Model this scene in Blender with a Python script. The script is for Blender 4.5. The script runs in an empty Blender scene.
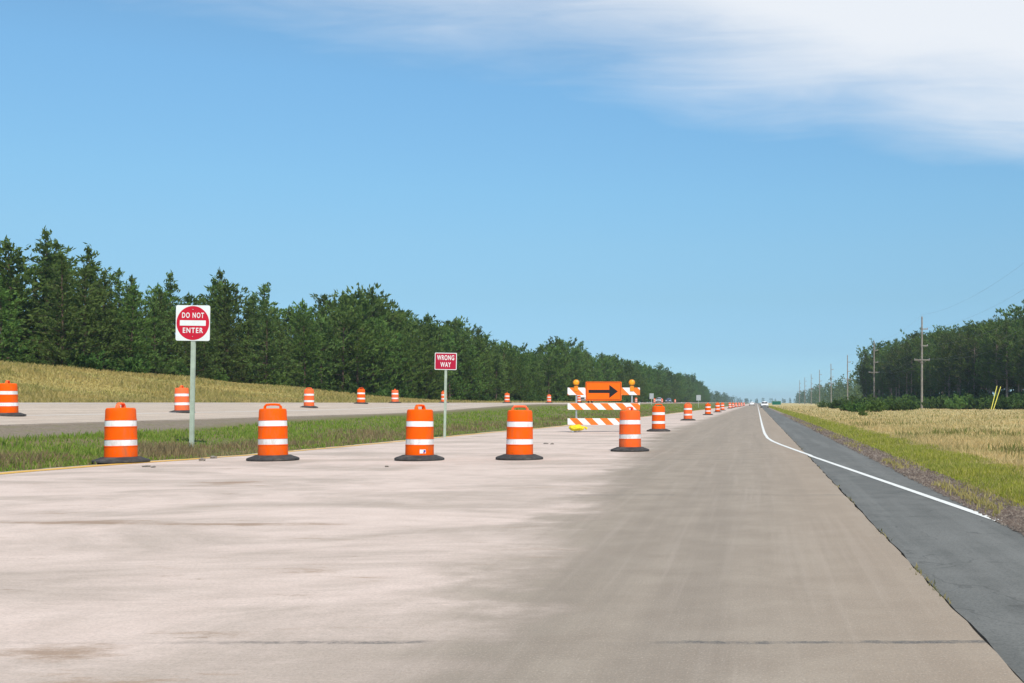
import bpy, bmesh, math, random
import numpy as np
from mathutils import Vector, Matrix
R = math.radians
rng = np.random.default_rng(7)
random.seed(7)
S = bpy.context.scene
COL = S.collection
F, HC, VX, VY = 1130.0, 1.2, 757.0, 402.5        # focal length (px), eye height, vanishing point

# ------------------------------------------------------------------ helpers
def tag(o, label=None, cat=None, group=None, kind=None):
    if label: o['label'] = label
    if cat: o['category'] = cat
    if group: o['group'] = group
    if kind: o['kind'] = kind
    return o

def link(name, me, mat=None, parent=None):
    o = bpy.data.objects.new(name, me)
    COL.objects.link(o)
    if mat is not None:
        for m in (mat if isinstance(mat, (list, tuple)) else [mat]):
            me.materials.append(m)
    if parent: o.parent = parent
    return o

def empty(name, loc, rz=0.0, scale=1.0):
    o = bpy.data.objects.new(name, None)
    o.empty_display_size = 0.3
    COL.objects.link(o)
    o.location = loc
    o.rotation_euler = (0, 0, rz)
    o.scale = (scale,) * 3
    return o

def bm_obj(name, bm, mat, parent=None, smooth=None):
    me = bpy.data.meshes.new(name)
    bmesh.ops.recalc_face_normals(bm, faces=bm.faces[:])
    bm.to_mesh(me); bm.free()
    o = link(name, me, mat, parent)
    if smooth is not None:
        me.polygons.foreach_set('use_smooth', [True] * len(me.polygons))
        me.set_sharp_from_angle(angle=R(smooth))
    return o

def arr_mesh(name, V, Fc):
    """V (n,3); Fc (m,k) all faces with k corners"""
    me = bpy.data.meshes.new(name)
    m, k = Fc.shape
    me.vertices.add(len(V)); me.vertices.foreach_set('co', np.asarray(V, 'f').ravel())
    me.loops.add(m * k); me.loops.foreach_set('vertex_index', np.asarray(Fc, 'i').ravel())
    me.polygons.add(m); me.polygons.foreach_set('loop_start', np.arange(0, m * k, k, dtype='i'))
    me.update(calc_edges=True)
    return me

def copy_tree(o, parent=None):
    c = o.copy(); COL.objects.link(c)
    c.parent = parent
    for ch in list(o.children): copy_tree(ch, c)
    return c

def box(bm, x0, x1, y0, y1, z0, z1, bev=0.0, seg=2, mi=0):
    r = bmesh.ops.create_cube(bm, size=1)
    vs = r['verts']
    for v in vs:
        v.co = Vector((x0 if v.co.x < 0 else x1, y0 if v.co.y < 0 else y1, z0 if v.co.z < 0 else z1))
    fs = {f for v in vs for f in v.link_faces}
    for f in fs: f.material_index = mi
    if bev:
        es = list({e for v in vs for e in v.link_edges})
        bmesh.ops.bevel(bm, geom=es, offset=bev, segments=seg, profile=.5, affect='EDGES')

def lathe(bm, prof, seg=40, cap0=True, cap1=True):
    rings = []
    for r, z in prof:
        rings.append([bm.verts.new((r * math.cos(2*math.pi*k/seg), r * math.sin(2*math.pi*k/seg), z)) for k in range(seg)])
    for a, b in zip(rings, rings[1:]):
        for k in range(seg):
            bm.faces.new((a[k], a[(k+1) % seg], b[(k+1) % seg], b[k]))
    if cap0: bm.faces.new(rings[0][::-1])
    if cap1: bm.faces.new(rings[-1])

def tube(bm, pts, rad, seg=8, caps=True):
    pts = [Vector(p) for p in pts]
    rads = rad if isinstance(rad, (list, tuple)) else [rad] * len(pts)
    rings = []
    for i, p in enumerate(pts):
        d = (pts[min(i+1, len(pts)-1)] - pts[max(i-1, 0)]).normalized()
        up = Vector((0, 0, 1)) if abs(d.z) < .9 else Vector((0, 1, 0))
        a = d.cross(up).normalized(); b = a.cross(d).normalized()
        rings.append([bm.verts.new(p + (a*math.cos(2*math.pi*k/seg) + b*math.sin(2*math.pi*k/seg)) * rads[i]) for k in range(seg)])
    for q, w in zip(rings, rings[1:]):
        for k in range(seg):
            bm.faces.new((q[k], q[(k+1) % seg], w[(k+1) % seg], w[k]))
    if caps:
        bm.faces.new(rings[0][::-1]); bm.faces.new(rings[-1])

def sstep(a, b, x):
    t = np.clip((np.asarray(x, float) - a) / (b - a), 0, 1)
    return t * t * (3 - 2 * t)

def px_x(X, D): return VX + F * X / D

# ------------------------------------------------------------------ node helper
class N:
    def __init__(s, name):
        s.m = bpy.data.materials.new(name); s.m.use_nodes = True
        s.t = s.m.node_tree; s.t.nodes.clear()
        s.out = s.t.nodes.new('ShaderNodeOutputMaterial')
    def n(s, typ, **kw):
        nd = s.t.nodes.new(typ)
        for k, v in kw.items(): setattr(nd, k, v)
        return nd
    def L(s, a, b): s.t.links.new(a, b)
    def put(s, sock, v):
        if isinstance(v, bpy.types.NodeSocket): s.L(v, sock)
        elif v is not None: sock.default_value = v
    def math(s, op, a, b=None, c=None, clamp=False):
        nd = s.n('ShaderNodeMath', operation=op, use_clamp=clamp)
        for i, v in enumerate((a, b, c)):
            if v is not None: s.put(nd.inputs[i], v)
        return nd.outputs[0]
    def pos(s):
        tc = s.n('ShaderNodeTexCoord'); return tc.outputs['Object']
    def world(s):
        g = s.n('ShaderNodeNewGeometry'); return g.outputs['Position']
    def sep(s, v):
        nd = s.n('ShaderNodeSeparateXYZ'); s.L(v, nd.inputs[0]); return nd.outputs
    def noise(s, vec, scale, detail=4, rough=.6, stretch=(1, 1, 1), dist=0.0, off=(0, 0, 0)):
        mp = s.n('ShaderNodeMapping'); s.L(vec, mp.inputs[0])
        mp.inputs['Scale'].default_value = stretch; mp.inputs['Location'].default_value = off
        nd = s.n('ShaderNodeTexNoise'); s.L(mp.outputs[0], nd.inputs['Vector'])
        nd.inputs['Scale'].default_value = scale; nd.inputs['Detail'].default_value = detail
        nd.inputs['Roughness'].default_value = rough; nd.inputs['Distortion'].default_value = dist
        return nd.outputs[0]
    def rng(s, v, a, b, c=0.0, d=1.0, smooth=True):
        nd = s.n('ShaderNodeMapRange'); nd.clamp = True
        nd.interpolation_type = 'SMOOTHSTEP' if smooth else 'LINEAR'
        s.put(nd.inputs[0], v)
        for i, q in enumerate((a, b, c, d)): s.put(nd.inputs[i+1], q)
        return nd.outputs[0]
    def mix(s, f, a, b, blend='MIX'):
        nd = s.n('ShaderNodeMix', data_type='RGBA', blend_type=blend)
        s.put(nd.inputs[0], f)
        for q, v in ((nd.inputs[6], a), (nd.inputs[7], b)):
            s.put(q, v if isinstance(v, bpy.types.NodeSocket) else (*v, 1))
        return nd.outputs[2]
    def bump(s, h, strength=.3, dist=.02):
        nd = s.n('ShaderNodeBump'); s.L(h, nd.inputs['Height'])
        nd.inputs['Strength'].default_value = strength; nd.inputs['Distance'].default_value = dist
        return nd.outputs[0]
    def princ(s, col, rough=.6, metal=0.0, spec=.4, normal=None, **kw):
        b = s.n('ShaderNodeBsdfPrincipled')
        s.put(b.inputs['Base Color'], col if isinstance(col, bpy.types.NodeSocket) else (*col, 1))
        s.put(b.inputs['Roughness'], rough); s.put(b.inputs['Metallic'], metal)
        b.inputs['Specular IOR Level'].default_value = spec
        if normal is not None: s.L(normal, b.inputs['Normal'])
        for k, v in kw.items(): s.put(b.inputs[k], v)
        s.L(b.outputs[0], s.out.inputs[0])
        return s.m

def plain(name, col, rough=.5, metal=0.0, spec=.4, var=.12, scale=6.0, dirt=None, dirt_amt=.4, dirt_scale=3.0, bump=0.0):
    m = N(name); p = m.pos()
    n1 = m.noise(p, scale, 5, .6)
    c = m.mix(m.rng(n1, .3, .7), tuple(x * (1 - var) for x in col), tuple(min(1, x * (1 + var)) for x in col))
    if dirt:
        n2 = m.noise(p, dirt_scale, 6, .7, off=(3, 1, 5))
        c = m.mix(m.rng(n2, .48, .75, 0, dirt_amt), c, dirt)
    nb = m.bump(m.noise(p, scale * 6, 4), bump, .01) if bump else None
    return m.princ(c, m.rng(n1, .2, .8, rough * .85, min(1, rough * 1.15)), metal, spec, nb)

# ------------------------------------------------------------------ terrain functions
ED = np.array([(-60, 13.6), (0, 13.6), (19.5, 13.05), (21.7, 12.8), (25.6, 11.85), (31, 11.45), (45, 10.9), (55, 10.2), (100, 9.6), (200, 9), (4000, 9)])
def edgeL(D): return np.interp(D, ED[:, 0], ED[:, 1])
TL = np.array([(0, 62), (80, 61), (100, 60), (118, 58), (140, 52), (175, 47), (240, 40.5), (380, 39.5), (3000, 41)])
def treeL(D): return np.interp(D, TL[:, 0], TL[:, 1])
HH = np.array([(0, 4.4), (70, 4.35), (90, 3.95), (118, 3.1), (130, 2.2), (147, 1.15), (200, 1.1), (4000, 1.1)])
def z_opp(L, D):
    t = sstep(58, 105, D)
    za = np.interp(L, [20, 24.4, 31], [.58, .73, 1.17])
    zb = np.interp(L, [20, 24.4, 31], [1.03, 1.08, 1.15])
    return za * (1 - t) + zb * t
def gz(X, D):
    X = np.asarray(X, float); D = np.asarray(D, float)
    L = -X
    e = edgeL(D)
    z20 = z_opp(20, D); z31 = z_opp(31, D)
    w = np.clip((L - e) / (20 - e), 0, 1)
    med = z20 * np.where(w < .18, 0, ((w - .18) / .82)) ** 1.15
    med = med - .06 * np.sin(np.pi * np.clip(w, 0, 1)) ** 2
    opp = z_opp(np.clip(L, 20, 31), D)
    hh = np.interp(D, HH[:, 0], HH[:, 1])
    hill = z31 + (hh - z31) * sstep(33, np.maximum(treeL(D) - 3, 36), L)
    hill = hill + 1.2 * sstep(treeL(D), treeL(D) + 60, L) * (D < 500)
    z = np.where(L < e, 0.0, np.where(L < 20, med, np.where(L < 31, opp, hill)))
    r = -.07 * sstep(3, 5.5, X) + .1 * sstep(7, 20, X) + .14 * sstep(40, 80, X) * (D < 400)
    return np.where(X > 2.4, r, z)
def gzf(X, D): return float(gz(X, D))

YL = np.unique(np.concatenate([[-40, -25, -12, -5], np.arange(0, 60, 1.5), np.arange(60, 160, 4), np.arange(160, 400, 10), np.arange(400, 1000, 40), np.arange(1000, 3001, 200)]))
XLn = np.unique(np.concatenate([-np.geomspace(80, 3000, 24), np.arange(-80, -36, 2), np.arange(-36, 8, .5), np.arange(8, 80, 2), np.geomspace(80, 3000, 24)]))

# ------------------------------------------------------------------ materials
def m_ground():
    m = N('ground_soil_and_grass'); p = m.world(); x = m.sep(p)[0]
    big = m.noise(p, .22, 5, .6); mid = m.noise(p, 1.3, 6, .65); fine = m.noise(p, 14, 6, .7)
    jit = m.math('MULTIPLY', m.math('SUBTRACT', mid, .5), 1.6)
    # median
    med = m.mix(m.rng(mid, .4, .62), (.12, .155, .035), (.20, .155, .085))
    med = m.mix(m.rng(fine, .35, .7, 0, .6), med, (.08, .095, .03))
    # gravel shoulder of the far carriageway
    grav = m.mix(m.rng(fine, .3, .7), (.15, .12, .09), (.26, .215, .165))
    fx = m.math('ADD', x, jit)
    gx = m.math('ADD', fx, m.rng(m.sep(p)[1], 30, 60, 0, 1.7))
    grav = m.mix(m.rng(m.noise(p, 2.2, 6, .7, off=(4, 4, 0)), .52, .66, 0, .7), grav, (.17, .165, .07))
    c = m.mix(m.rng(gx, -18.6, -17.4), grav, med)
    hill = m.mix(m.rng(big, .38, .62), (.42, .33, .11), (.31, .28, .085))
    hill = m.mix(m.rng(fine, .35, .75, 0, .5), hill, (.13, .125, .04))
    c = m.mix(m.rng(fx, -32.5, -31.2), hill, c)
    # forest floor
    # right verge
    rj = m.math('ADD', x, m.math('MULTIPLY', jit, .35))
    grv = m.mix(m.rng(fine, .3, .7), (.17, .135, .11), (.31, .26, .22))
    gr = m.mix(m.rng(mid, .35, .65), (.20, .21, .035), (.13, .16, .03))
    st = m.mix(m.rng(big, .35, .65), (.58, .44, .215), (.40, .34, .145))
    st = m.mix(m.rng(fine, .35, .75, 0, .5), st, (.22, .17, .07))
    c = m.mix(m.rng(x, 0, .1), c, grv)
    c = m.mix(m.rng(rj, 2.85, 3.15), c, gr)
    c = m.mix(m.rng(rj, 4.4, 5.3), c, st)
    return m.princ(c, .95, 0, .1, m.bump(fine, .5, .05))

def m_concrete():
    m = N('dusty_concrete'); p = m.world(); s = m.sep(p); x, y = s[0], s[1]
    big = m.noise(p, .35, 6, .62); mid = m.noise(p, 1.6, 7, .65); fine = m.noise(p, 38, 5, .7)
    patch = m.noise(p, .55, 7, .68, stretch=(.55, 1, 1), off=(4, 9, 0), dist=.6)
    lon = m.noise(p, 1.0, 6, .65, stretch=(1.9, .045, 1))
    lon2 = m.noise(p, 1.0, 5, .6, stretch=(7, .16, 1), off=(7, 0, 0), dist=.25)
    base = m.mix(m.rng(mid, .3, .72), (.262, .215, .170), (.325, .272, .218))
    base = m.mix(m.rng(lon, .42, .62, 0, .35), base, (.205, .170, .137))
    base = m.mix(m.rng(lon2, .5, .7, 0, .3), base, (.385, .325, .272))
    base = m.mix(m.rng(x, -.3, 1.1, 0, .35), base, (.35, .265, .19))
    # pale dust
    yc = m.math('MINIMUM', m.math('MAXIMUM', y, 0), 42)
    e = m.math('ADD', m.math('ADD', x, 1.25), m.math('MULTIPLY', yc, .055))
    e = m.math('ADD', e, m.math('MULTIPLY', m.math('SUBTRACT', big, .5), 2.4))
    e = m.math('ADD', e, m.math('MULTIPLY', m.math('SUBTRACT', mid, .5), 1.6))
    dustm = m.rng(e, .4, -.75)
    streak = m.rng(patch, .34, .6, .42, 1.0)
    dust = m.mix(m.rng(mid, .3, .7), (.66, .535, .47), (.58, .465, .405))
    c = m.mix(m.math('MULTIPLY', dustm, streak), base, dust)
    # rusty soil smears on the closed lane
    so = m.noise(p, .8, 8, .75, stretch=(.5, 1.5, 1), off=(13, 2, 0))
    c = m.mix(m.math('MULTIPLY', m.rng(so, .58, .68, 0, .7), dustm), c, (.30, .20, .13))
    so2 = m.noise(p, 2.6, 8, .8, stretch=(.4, 1.2, 1), off=(1, 22, 0))
    c = m.mix(m.math('MULTIPLY', m.rng(so2, .60, .70, 0, .85), dustm), c, (.23, .155, .10))
    # three scraped soil smears
    for (sx_, sy_, rx_, ry_) in ((-6.75, 11.3, 1.1, .34), (-7.9, 16.9, .7, .55), (-3.35, 5.42, .5, .22), (-5.2, 11.15, 1.6, .22)):
        ex = m.math('DIVIDE', m.math('SUBTRACT', x, sx_), rx_); ey = m.math('DIVIDE', m.math('SUBTRACT', y, sy_), ry_)
        dd = m.math('ADD', m.math('SQRT', m.math('ADD', m.math('MULTIPLY', ex, ex), m.math('MULTIPLY', ey, ey))), m.math('MULTIPLY', m.math('SUBTRACT', m.noise(p, 3.5, 7, .75, stretch=(.5, 1.3, 1)), .5), 3.0))
        c = m.mix(m.rng(dd, .9, .1, 0, .75), c, (.27, .175, .11))
    # transverse joints every 4.5 m with patchy seal
    wob = m.math('ADD', m.math('MULTIPLY', m.math('SUBTRACT', m.noise(p, 1.1, 5, .7), .5), .14), m.math('MULTIPLY', m.math('SUBTRACT', m.noise(p, 14, 5, .75), .5), .07))
    fr = m.math('FRACT', m.math('DIVIDE', m.math('ADD', m.math('ADD', y, 18 - 5.66 + 4.5), wob), 9.0))
    dj = m.math('ABSOLUTE', m.math('SUBTRACT', fr, .5))
    jn = m.rng(dj, .0018, .0052, 1, 0)
    brk = m.rng(m.noise(p, .9, 4, .6, off=(2, 8, 0)), .40, .54, .0, 1)
    brk = m.math('MULTIPLY', brk, m.rng(m.noise(p, 7, 5, .8, off=(6, 1, 0)), .38, .6, .25, 1))
    brk = m.math('MULTIPLY', brk, m.rng(x, -3.2, -2.1, .1, 1))
    c = m.mix(m.math('MULTIPLY', m.math('MULTIPLY', jn, brk), .9), c, (.085, .085, .085))
    # transverse broom texture and grit
    tine = m.noise(p, 1, 4, .7, stretch=(1.2, 30, 1), off=(3, 3, 0))
    c = m.mix(m.rng(tine, .5, .75, 0, .22), c, (.19, .165, .14))
    grit = m.noise(p, 95, 3, .8, stretch=(1, .5, 1))
    c = m.mix(m.rng(grit, .52, .72, 0, .4), c, (.16, .135, .11))
    c = m.mix(m.rng(grit, .48, .3, 0, .3), c, (.62, .53, .45))
    # fine speckle
    c = m.mix(m.rng(fine, .35, .75, 0, .3), c, (.20, .18, .155))
    c = m.mix(m.rng(m.noise(p, 9, 6, .75, off=(5, 5, 0)), .66, .74, 0, .5), c, (.16, .14, .12))
    return m.princ(c, .92, 0, .15, m.bump(m.math('ADD', fine, m.math('MULTIPLY', jn, -.8)), .25, .01))

def m_asphalt(name, a, b, spec=.2):
    m = N(name); p = m.world()
    mid = m.noise(p, 1.4, 6, .65); fine = m.noise(p, 60, 4, .7); lon = m.noise(p, 1, 6, .6, stretch=(2.5, .08, 1))
    c = m.mix(m.rng(mid, .3, .7), a, b)
    c = m.mix(m.rng(lon, .45, .65, 0, .5), c, tuple(q * 1.3 for q in b))
    c = m.mix(m.rng(fine, .4, .7, 0, .55), c, tuple(q * .55 for q in a))
    ck = m.noise(p, .8, 3, .5, dist=.3)
    c = m.mix(m.rng(m.math('ABSOLUTE', m.math('SUBTRACT', ck, .5)), .002, .006, .35, 0), c, tuple(q * .4 for q in a))
    return m.princ(c, .9, 0, spec, m.bump(fine, .4, .006))

def m_paint(name, col, wear, under):
    m = N(name); p = m.world()
    n = m.noise(p, 5, 8, .75); n2 = m.noise(p, 40, 4, .7)
    c = m.mix(m.rng(n2, .3, .7), col, tuple(q * .85 for q in col))
    c = m.mix(m.rng(n, wear, wear + .1, 0, .85), c, under)
    return m.princ(c, .7, 0, .3)

def m_foliage(name, dark, light, tip):
    m = N(name)
    g = m.n('ShaderNodeNewGeometry'); oi = m.n('ShaderNodeObjectInfo')
    r = g.outputs['Random Per Island']
    cl = m.noise(m.pos(), .9, 3, .6)
    c = m.mix(m.rng(cl, .3, .7), dark, light)
    c = m.mix(m.math('MULTIPLY', r, .55), c, tip)
    hv = m.n('ShaderNodeHueSaturation'); m.L(c, hv.inputs['Color'])
    m.put(hv.inputs['Value'], m.rng(oi.outputs['Random'], 0, 1, .72, 1.25, False))
    m.put(hv.inputs['Hue'], m.rng(oi.outputs['Random'], 0, 1, .485, .512, False))
    d = m.n('ShaderNodeBsdfDiffuse'); m.L(hv.outputs[0], d.inputs[0])
    t = m.n('ShaderNodeBsdfTranslucent'); m.L(hv.outputs[0], t.inputs[0])
    mx = m.n('ShaderNodeMixShader'); mx.inputs[0].default_value = .38
    m.L(d.outputs[0], mx.inputs[1]); m.L(t.outputs[0], mx.inputs[2]); m.L(mx.outputs[0], m.out.inputs[0])
    return m.m

def m_blades(name, a, b, c3, nscale=.5):
    m = N(name)
    g = m.n('ShaderNodeNewGeometry'); r = g.outputs['Random Per Island']
    n = m.noise(g.outputs['Position'], nscale, 5, .65)
    c = m.mix(m.rng(n, .36, .64), a, b)
    c = m.mix(m.math('POWER', r, 2.0), c, c3)
    d = m.n('ShaderNodeBsdfDiffuse'); m.L(c, d.inputs[0])
    t = m.n('ShaderNodeBsdfTranslucent'); m.L(c, t.inputs[0])
    mx = m.n('ShaderNodeMixShader'); mx.inputs[0].default_value = .52
    m.L(d.outputs[0], mx.inputs[1]); m.L(t.outputs[0], mx.inputs[2]); m.L(mx.outputs[0], m.out.inputs[0])
    return m.m

M = {}
M['ground'] = m_ground()
M['concrete'] = m_concrete()
M['asphalt'] = m_asphalt('shoulder_asphalt', (.115, .117, .110), (.155, .155, .146))
M['opp'] = m_asphalt('far_carriageway_surface', (.42, .34, .272), (.50, .415, .34))
M['white_paint'] = m_paint('white_road_paint', (.72, .72, .69), .57, (.3, .28, .26))
M['yellow_paint'] = m_paint('worn_yellow_road_paint', (.66, .38, .07), .56, (.42, .36, .31))
M['old_white'] = m_paint('faded_white_road_paint', (.72, .7, .66), .6, (.34, .31, .28))
M['orange'] = plain('orange_plastic', (.98, .125, .004), .6, 0, .2, .05, 5, (.55, .12, .04), .3, 5)
def drum_mat(name, col, dirtc, amt):
    m = N(name); p = m.pos(); oi = m.n('ShaderNodeObjectInfo')
    n1 = m.noise(p, 4, 5, .6); mp = m.n('ShaderNodeVectorMath', operation='ADD')
    cb = m.n('ShaderNodeCombineXYZ'); m.L(m.math('MULTIPLY', oi.outputs['Random'], 37), cb.inputs[0]); m.L(p, mp.inputs[0]); m.L(cb.outputs[0], mp.inputs[1])
    q = mp.outputs[0]
    sc = m.noise(q, 3, 8, .78, stretch=(1, 1, .35)); sm = m.noise(q, 9, 7, .8, stretch=(.4, .4, 2.2), off=(2, 4, 1)); lo = m.sep(p)[2]
    c = m.mix(m.rng(n1, .3, .7), tuple(v * .93 for v in col), tuple(min(1, v * 1.05) for v in col))
    c = m.mix(m.math('MULTIPLY', m.rng(sc, .46, .68, 0, amt), m.rng(lo, 1.1, .1, .5, 1.2)), c, dirtc)
    c = m.mix(m.rng(sm, .60, .66, 0, amt * .8), c, tuple(v * .45 for v in dirtc))
    hv = m.n('ShaderNodeHueSaturation'); m.L(c, hv.inputs['Color'])
    m.put(hv.inputs['Saturation'], m.rng(oi.outputs['Random'], 0, 1, .93, 1.02, False)); m.put(hv.inputs['Value'], m.rng(oi.outputs['Random'], 0, 1, 1.0, .88, False))
    return m.princ(hv.outputs[0], .62, 0, .12)
M['orange'] = drum_mat('orange_plastic', (.98, .118, .001), (.46, .14, .06), .7)
M['band'] = drum_mat('white_reflective_sheeting', (.84, .84, .84), (.48, .38, .31), .6)
M['rubber'] = plain('dusty_black_rubber', (.045, .044, .044), .85, 0, .2, .3, 7, (.16, .14, .12), .6, 3)
M['sticker'] = plain('sticker_white', (.75, .75, .78), .4)
M['sticker_blue'] = plain('sticker_blue', (.05, .07, .3), .4)
M['sticker_red'] = plain('sticker_red', (.6, .03, .05), .4)
M['sign_red'] = plain('sign_red', (.58, .008, .03), .38, 0, .4, .05, 4)
M['sign_maroon'] = plain('sign_deep_red', (.46, .008, .04), .38, 0, .4, .05, 4)
M['sign_white'] = plain('sign_white', (.80, .82, .80), .38, 0, .4, .03, 4)
M['sign_orange'] = plain('sign_orange', (.98, .15, .006), .55, 0, .2, .05, 3)
M['sign_black'] = plain('sign_black', (.012, .012, .012), .5)
M['sign_back'] = plain('sign_back_aluminium', (.42, .43, .43), .5, .3)
M['sign_green'] = plain('sign_green', (.008, .12, .08), .45)
M['post'] = plain('weathered_sign_post', (.40, .46, .37), .6, 0, .3, .12, 4, (.25, .27, .22), .5, 2)
M['galv'] = plain('galvanised_steel', (.5, .52, .53), .45, .7, .5, .1, 5)
M['amber'] = plain('amber_lens', (.85, .36, .01), .2, 0, .6, .05, 10)
M['amber_body'] = plain('amber_light_housing', (.75, .24, .01), .45)
M['sandbag'] = plain('yellow_sandbag_cloth', (.72, .55, .02), .8, 0, .2, .15, 14, (.3, .2, .06), .4, 6, .4)
M['pole'] = plain('weathered_pole_wood', (.26, .23, .20), .9, 0, .1, .2, 1.5, (.14, .12, .11), .5, 1)
M['insul'] = plain('insulator_porcelain', (.35, .36, .37), .3)
M['wire'] = plain('wire_aluminium', (.25, .26, .27), .5, .6)
M['guy'] = plain('yellow_guy_marker', (.78, .70, .12), .5)
M['bark'] = plain('pine_bark', (.115, .08, .06), .95, 0, .05, .3, 3, (.06, .045, .035), .6, 4, .5)
M['bark_red'] = plain('red_pine_bark', (.24, .19, .16), .95, 0, .05, .3, 3, (.13, .095, .075), .6, 4, .5)
M['fol_a'] = m_foliage('conifer_needles', (.046, .092, .026), (.115, .178, .046), (.185, .24, .07))
M['fol_b'] = m_foliage('pine_needles', (.046, .098, .023), (.108, .182, .04), (.175, .24, .062))
M['fol_r'] = m_foliage('tall_pine_needles', (.052, .10, .027), (.112, .172, .042), (.17, .22, .058))
M['leaf'] = m_foliage('shrub_leaves', (.065, .12, .026), (.12, .19, .042), (.17, .25, .065))
M['leaf_dark'] = m_foliage('dark_shrub_leaves', (.04, .085, .022), (.08, .14, .032), (.12, .19, .05))
M['car_white'] = plain('white_car_paint', (.78, .78, .77), .25, 0, .5, .02)
M['car_silver'] = plain('silver_car_paint', (.5, .52, .55), .3, .4, .5, .03)
M['car_blue'] = plain('dark_blue_car_paint', (.05, .08, .16), .25, 0, .5, .03)
M['glass'] = plain('dark_car_glass', (.015, .02, .028), .05, 0, .6, .02)
M['tyre'] = plain('tyre_rubber', (.02, .02, .02), .85)
M['rim'] = plain('alloy_rim', (.5, .5, .5), .35, .8)
M['lamp'] = plain('headlamp_lens', (.75, .76, .78), .15, 0, .6)
M['tail'] = plain('tail_lamp_lens', (.45, .01, .01), .2)
M['chrome'] = plain('bumper_grey', (.2, .2, .2), .4)
M['stone'] = plain('broken_asphalt', (.22, .19, .165), .95, 0, .1, .3, 9, (.2, .17, .14), .5, 8)

# ------------------------------------------------------------------ setting
def build_ground():
    Xg, Yg = np.meshgrid(XLn, YL)
    Z = gz(Xg, Yg) - .012
    L = -Xg
    own = (Xg < 2.2) & (L < edgeL(Yg) - .3)
    opp = (L > 20.4) & (L < 30.7)
    Z = Z - .07 * own - .07 * opp
    inland = (L > 31.5) | ((L < 19.5) & (L > edgeL(Yg) + .5)) | (Xg > 5)
    Z = Z + inland * .05 * (np.sin(Xg * 1.3 + 2.1 * np.sin(Yg * .37)) * np.sin(Yg * .61 + Xg * .2))
    ny, nx = Xg.shape
    idx = np.arange(nx * ny).reshape(ny, nx)
    Fc = np.stack([idx[:-1, :-1], idx[:-1, 1:], idx[1:, 1:], idx[1:, :-1]], -1).reshape(-1, 4)
    me = arr_mesh('ground', np.stack([Xg, Yg, Z], -1).reshape(-1, 3), Fc)
    me.polygons.foreach_set('use_smooth', [True] * len(me.polygons))
    tag(link('ground', me, M['ground']), kind='structure')

def ribbon(name, left, right, zf, mat, ys, nx=2, skirt=.0, jag=(0, 0)):
    """sheet between X=left(y) and X=right(y)"""
    bm = bmesh.new(); rows = []
    for y in ys:
        a = left(y) + random.uniform(-jag[0], jag[0]); b = right(y) + random.uniform(-jag[1], jag[1])
        rows.append([bm.verts.new((a + (b - a) * k / (nx - 1), y, zf(a + (b - a) * k / (nx - 1), y))) for k in range(nx)])
    for r0, r1 in zip(rows, rows[1:]):
        for k in range(nx - 1): bm.faces.new((r0[k], r0[k+1], r1[k+1], r1[k]))
    if skirt:
        for k in (0, nx - 1):
            lo = [bm.verts.new(r[k].co - Vector((0, 0, skirt))) for r in rows]
            for i in range(len(rows) - 1): bm.faces.new((rows[i][k], rows[i+1][k], lo[i+1], lo[i]))
    o = bm_obj(name, bm, mat)
    return tag(o, kind='structure')

build_ground()
yr = np.unique(np.concatenate([YL, np.arange(-5, 40, .4)]))
ribbon('road', lambda y: -float(edgeL(y)), lambda y: 1.14, lambda x, y: 0.0, M['concrete'], yr, 2, .12, (.07, .012))
ribbon('road_shoulder', lambda y: 1.165, lambda y: 2.49, lambda x, y: -.012, M['asphalt'], yr, 2, .1, (.012, .02))
ribbon('far_road', lambda y: -31.0, lambda y: -20.0, lambda x, y: gzf(min(max(x, -31), -20), y) + .03, M['opp'], YL, 12, .1)
WL = np.array([(-5, 4.0), (11.2, 2.50), (27, 1.09), (32, .68), (35, .48), (38, .36), (44, .29), (60, .27), (3000, .25)])
wx = lambda y: float(np.interp(y, WL[:, 0], WL[:, 1]))
wz = lambda x, y: .005 if x < 1.15 else -.007
yw = [y for y in yr if y > 11.1]
ribbon('white_edge_line', lambda y: wx(y) - .05, lambda y: wx(y) + .05, lambda x, y: .005 if wx(y) < 1.22 else -.007, M['white_paint'], yw)
ribbon('yellow_edge_line', lambda y: -float(edgeL(y)) + .15, lambda y: -float(edgeL(y)) + (.5 if y < 24 else .38), lambda x, y: .005, M['yellow_paint'], [y for y in yr if y < 300])
ribbon('far_road_line', lambda y: -24.45, lambda y: -24.28, lambda x, y: gzf(x, y) + .04, M['old_white'], YL)
ribbon('far_road_edge_line', lambda y: -30.3, lambda y: -30.15, lambda x, y: gzf(x, y) + .04, M['old_white'], YL)

# ------------------------------------------------------------------ grass (nobody could count it)
def blades(name, X, D, h, w, lean, mat, k=1.0):
    n = len(X)
    z = gz(X, D) - .02
    a = rng.uniform(0, 2 * np.pi, n)
    # blades mostly show their flat side in all directions
    bx, by = np.cos(a) * w / 2, np.sin(a) * w / 2
    la = rng.uniform(0, 2 * np.pi, n); ll = h * lean * rng.uniform(.1, 1, n)
    tx, ty = np.cos(la) * ll, np.sin(la) * ll
    P = np.empty((n, 5, 3))
    P[:, 0] = np.stack([X - bx, D - by, z], -1)
    P[:, 1] = np.stack([X + bx, D + by, z], -1)
    P[:, 2] = np.stack([X + bx * .75 + tx * .3, D + by * .75 + ty * .3, z + h * .55], -1)
    P[:, 3] = np.stack([X - bx * .75 + tx * .3, D - by * .75 + ty * .3, z + h * .55], -1)
    P[:, 4] = np.stack([X + tx, D + ty, z + h], -1)
    i = np.arange(n) * 5
    Fc = np.concatenate([np.stack([i, i+1, i+2], -1), np.stack([i, i+2, i+3], -1), np.stack([i+3, i+2, i+4], -1)])
    me = arr_mesh(name, P.reshape(-1, 3), Fc)
    return link(name, me, mat)

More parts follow.
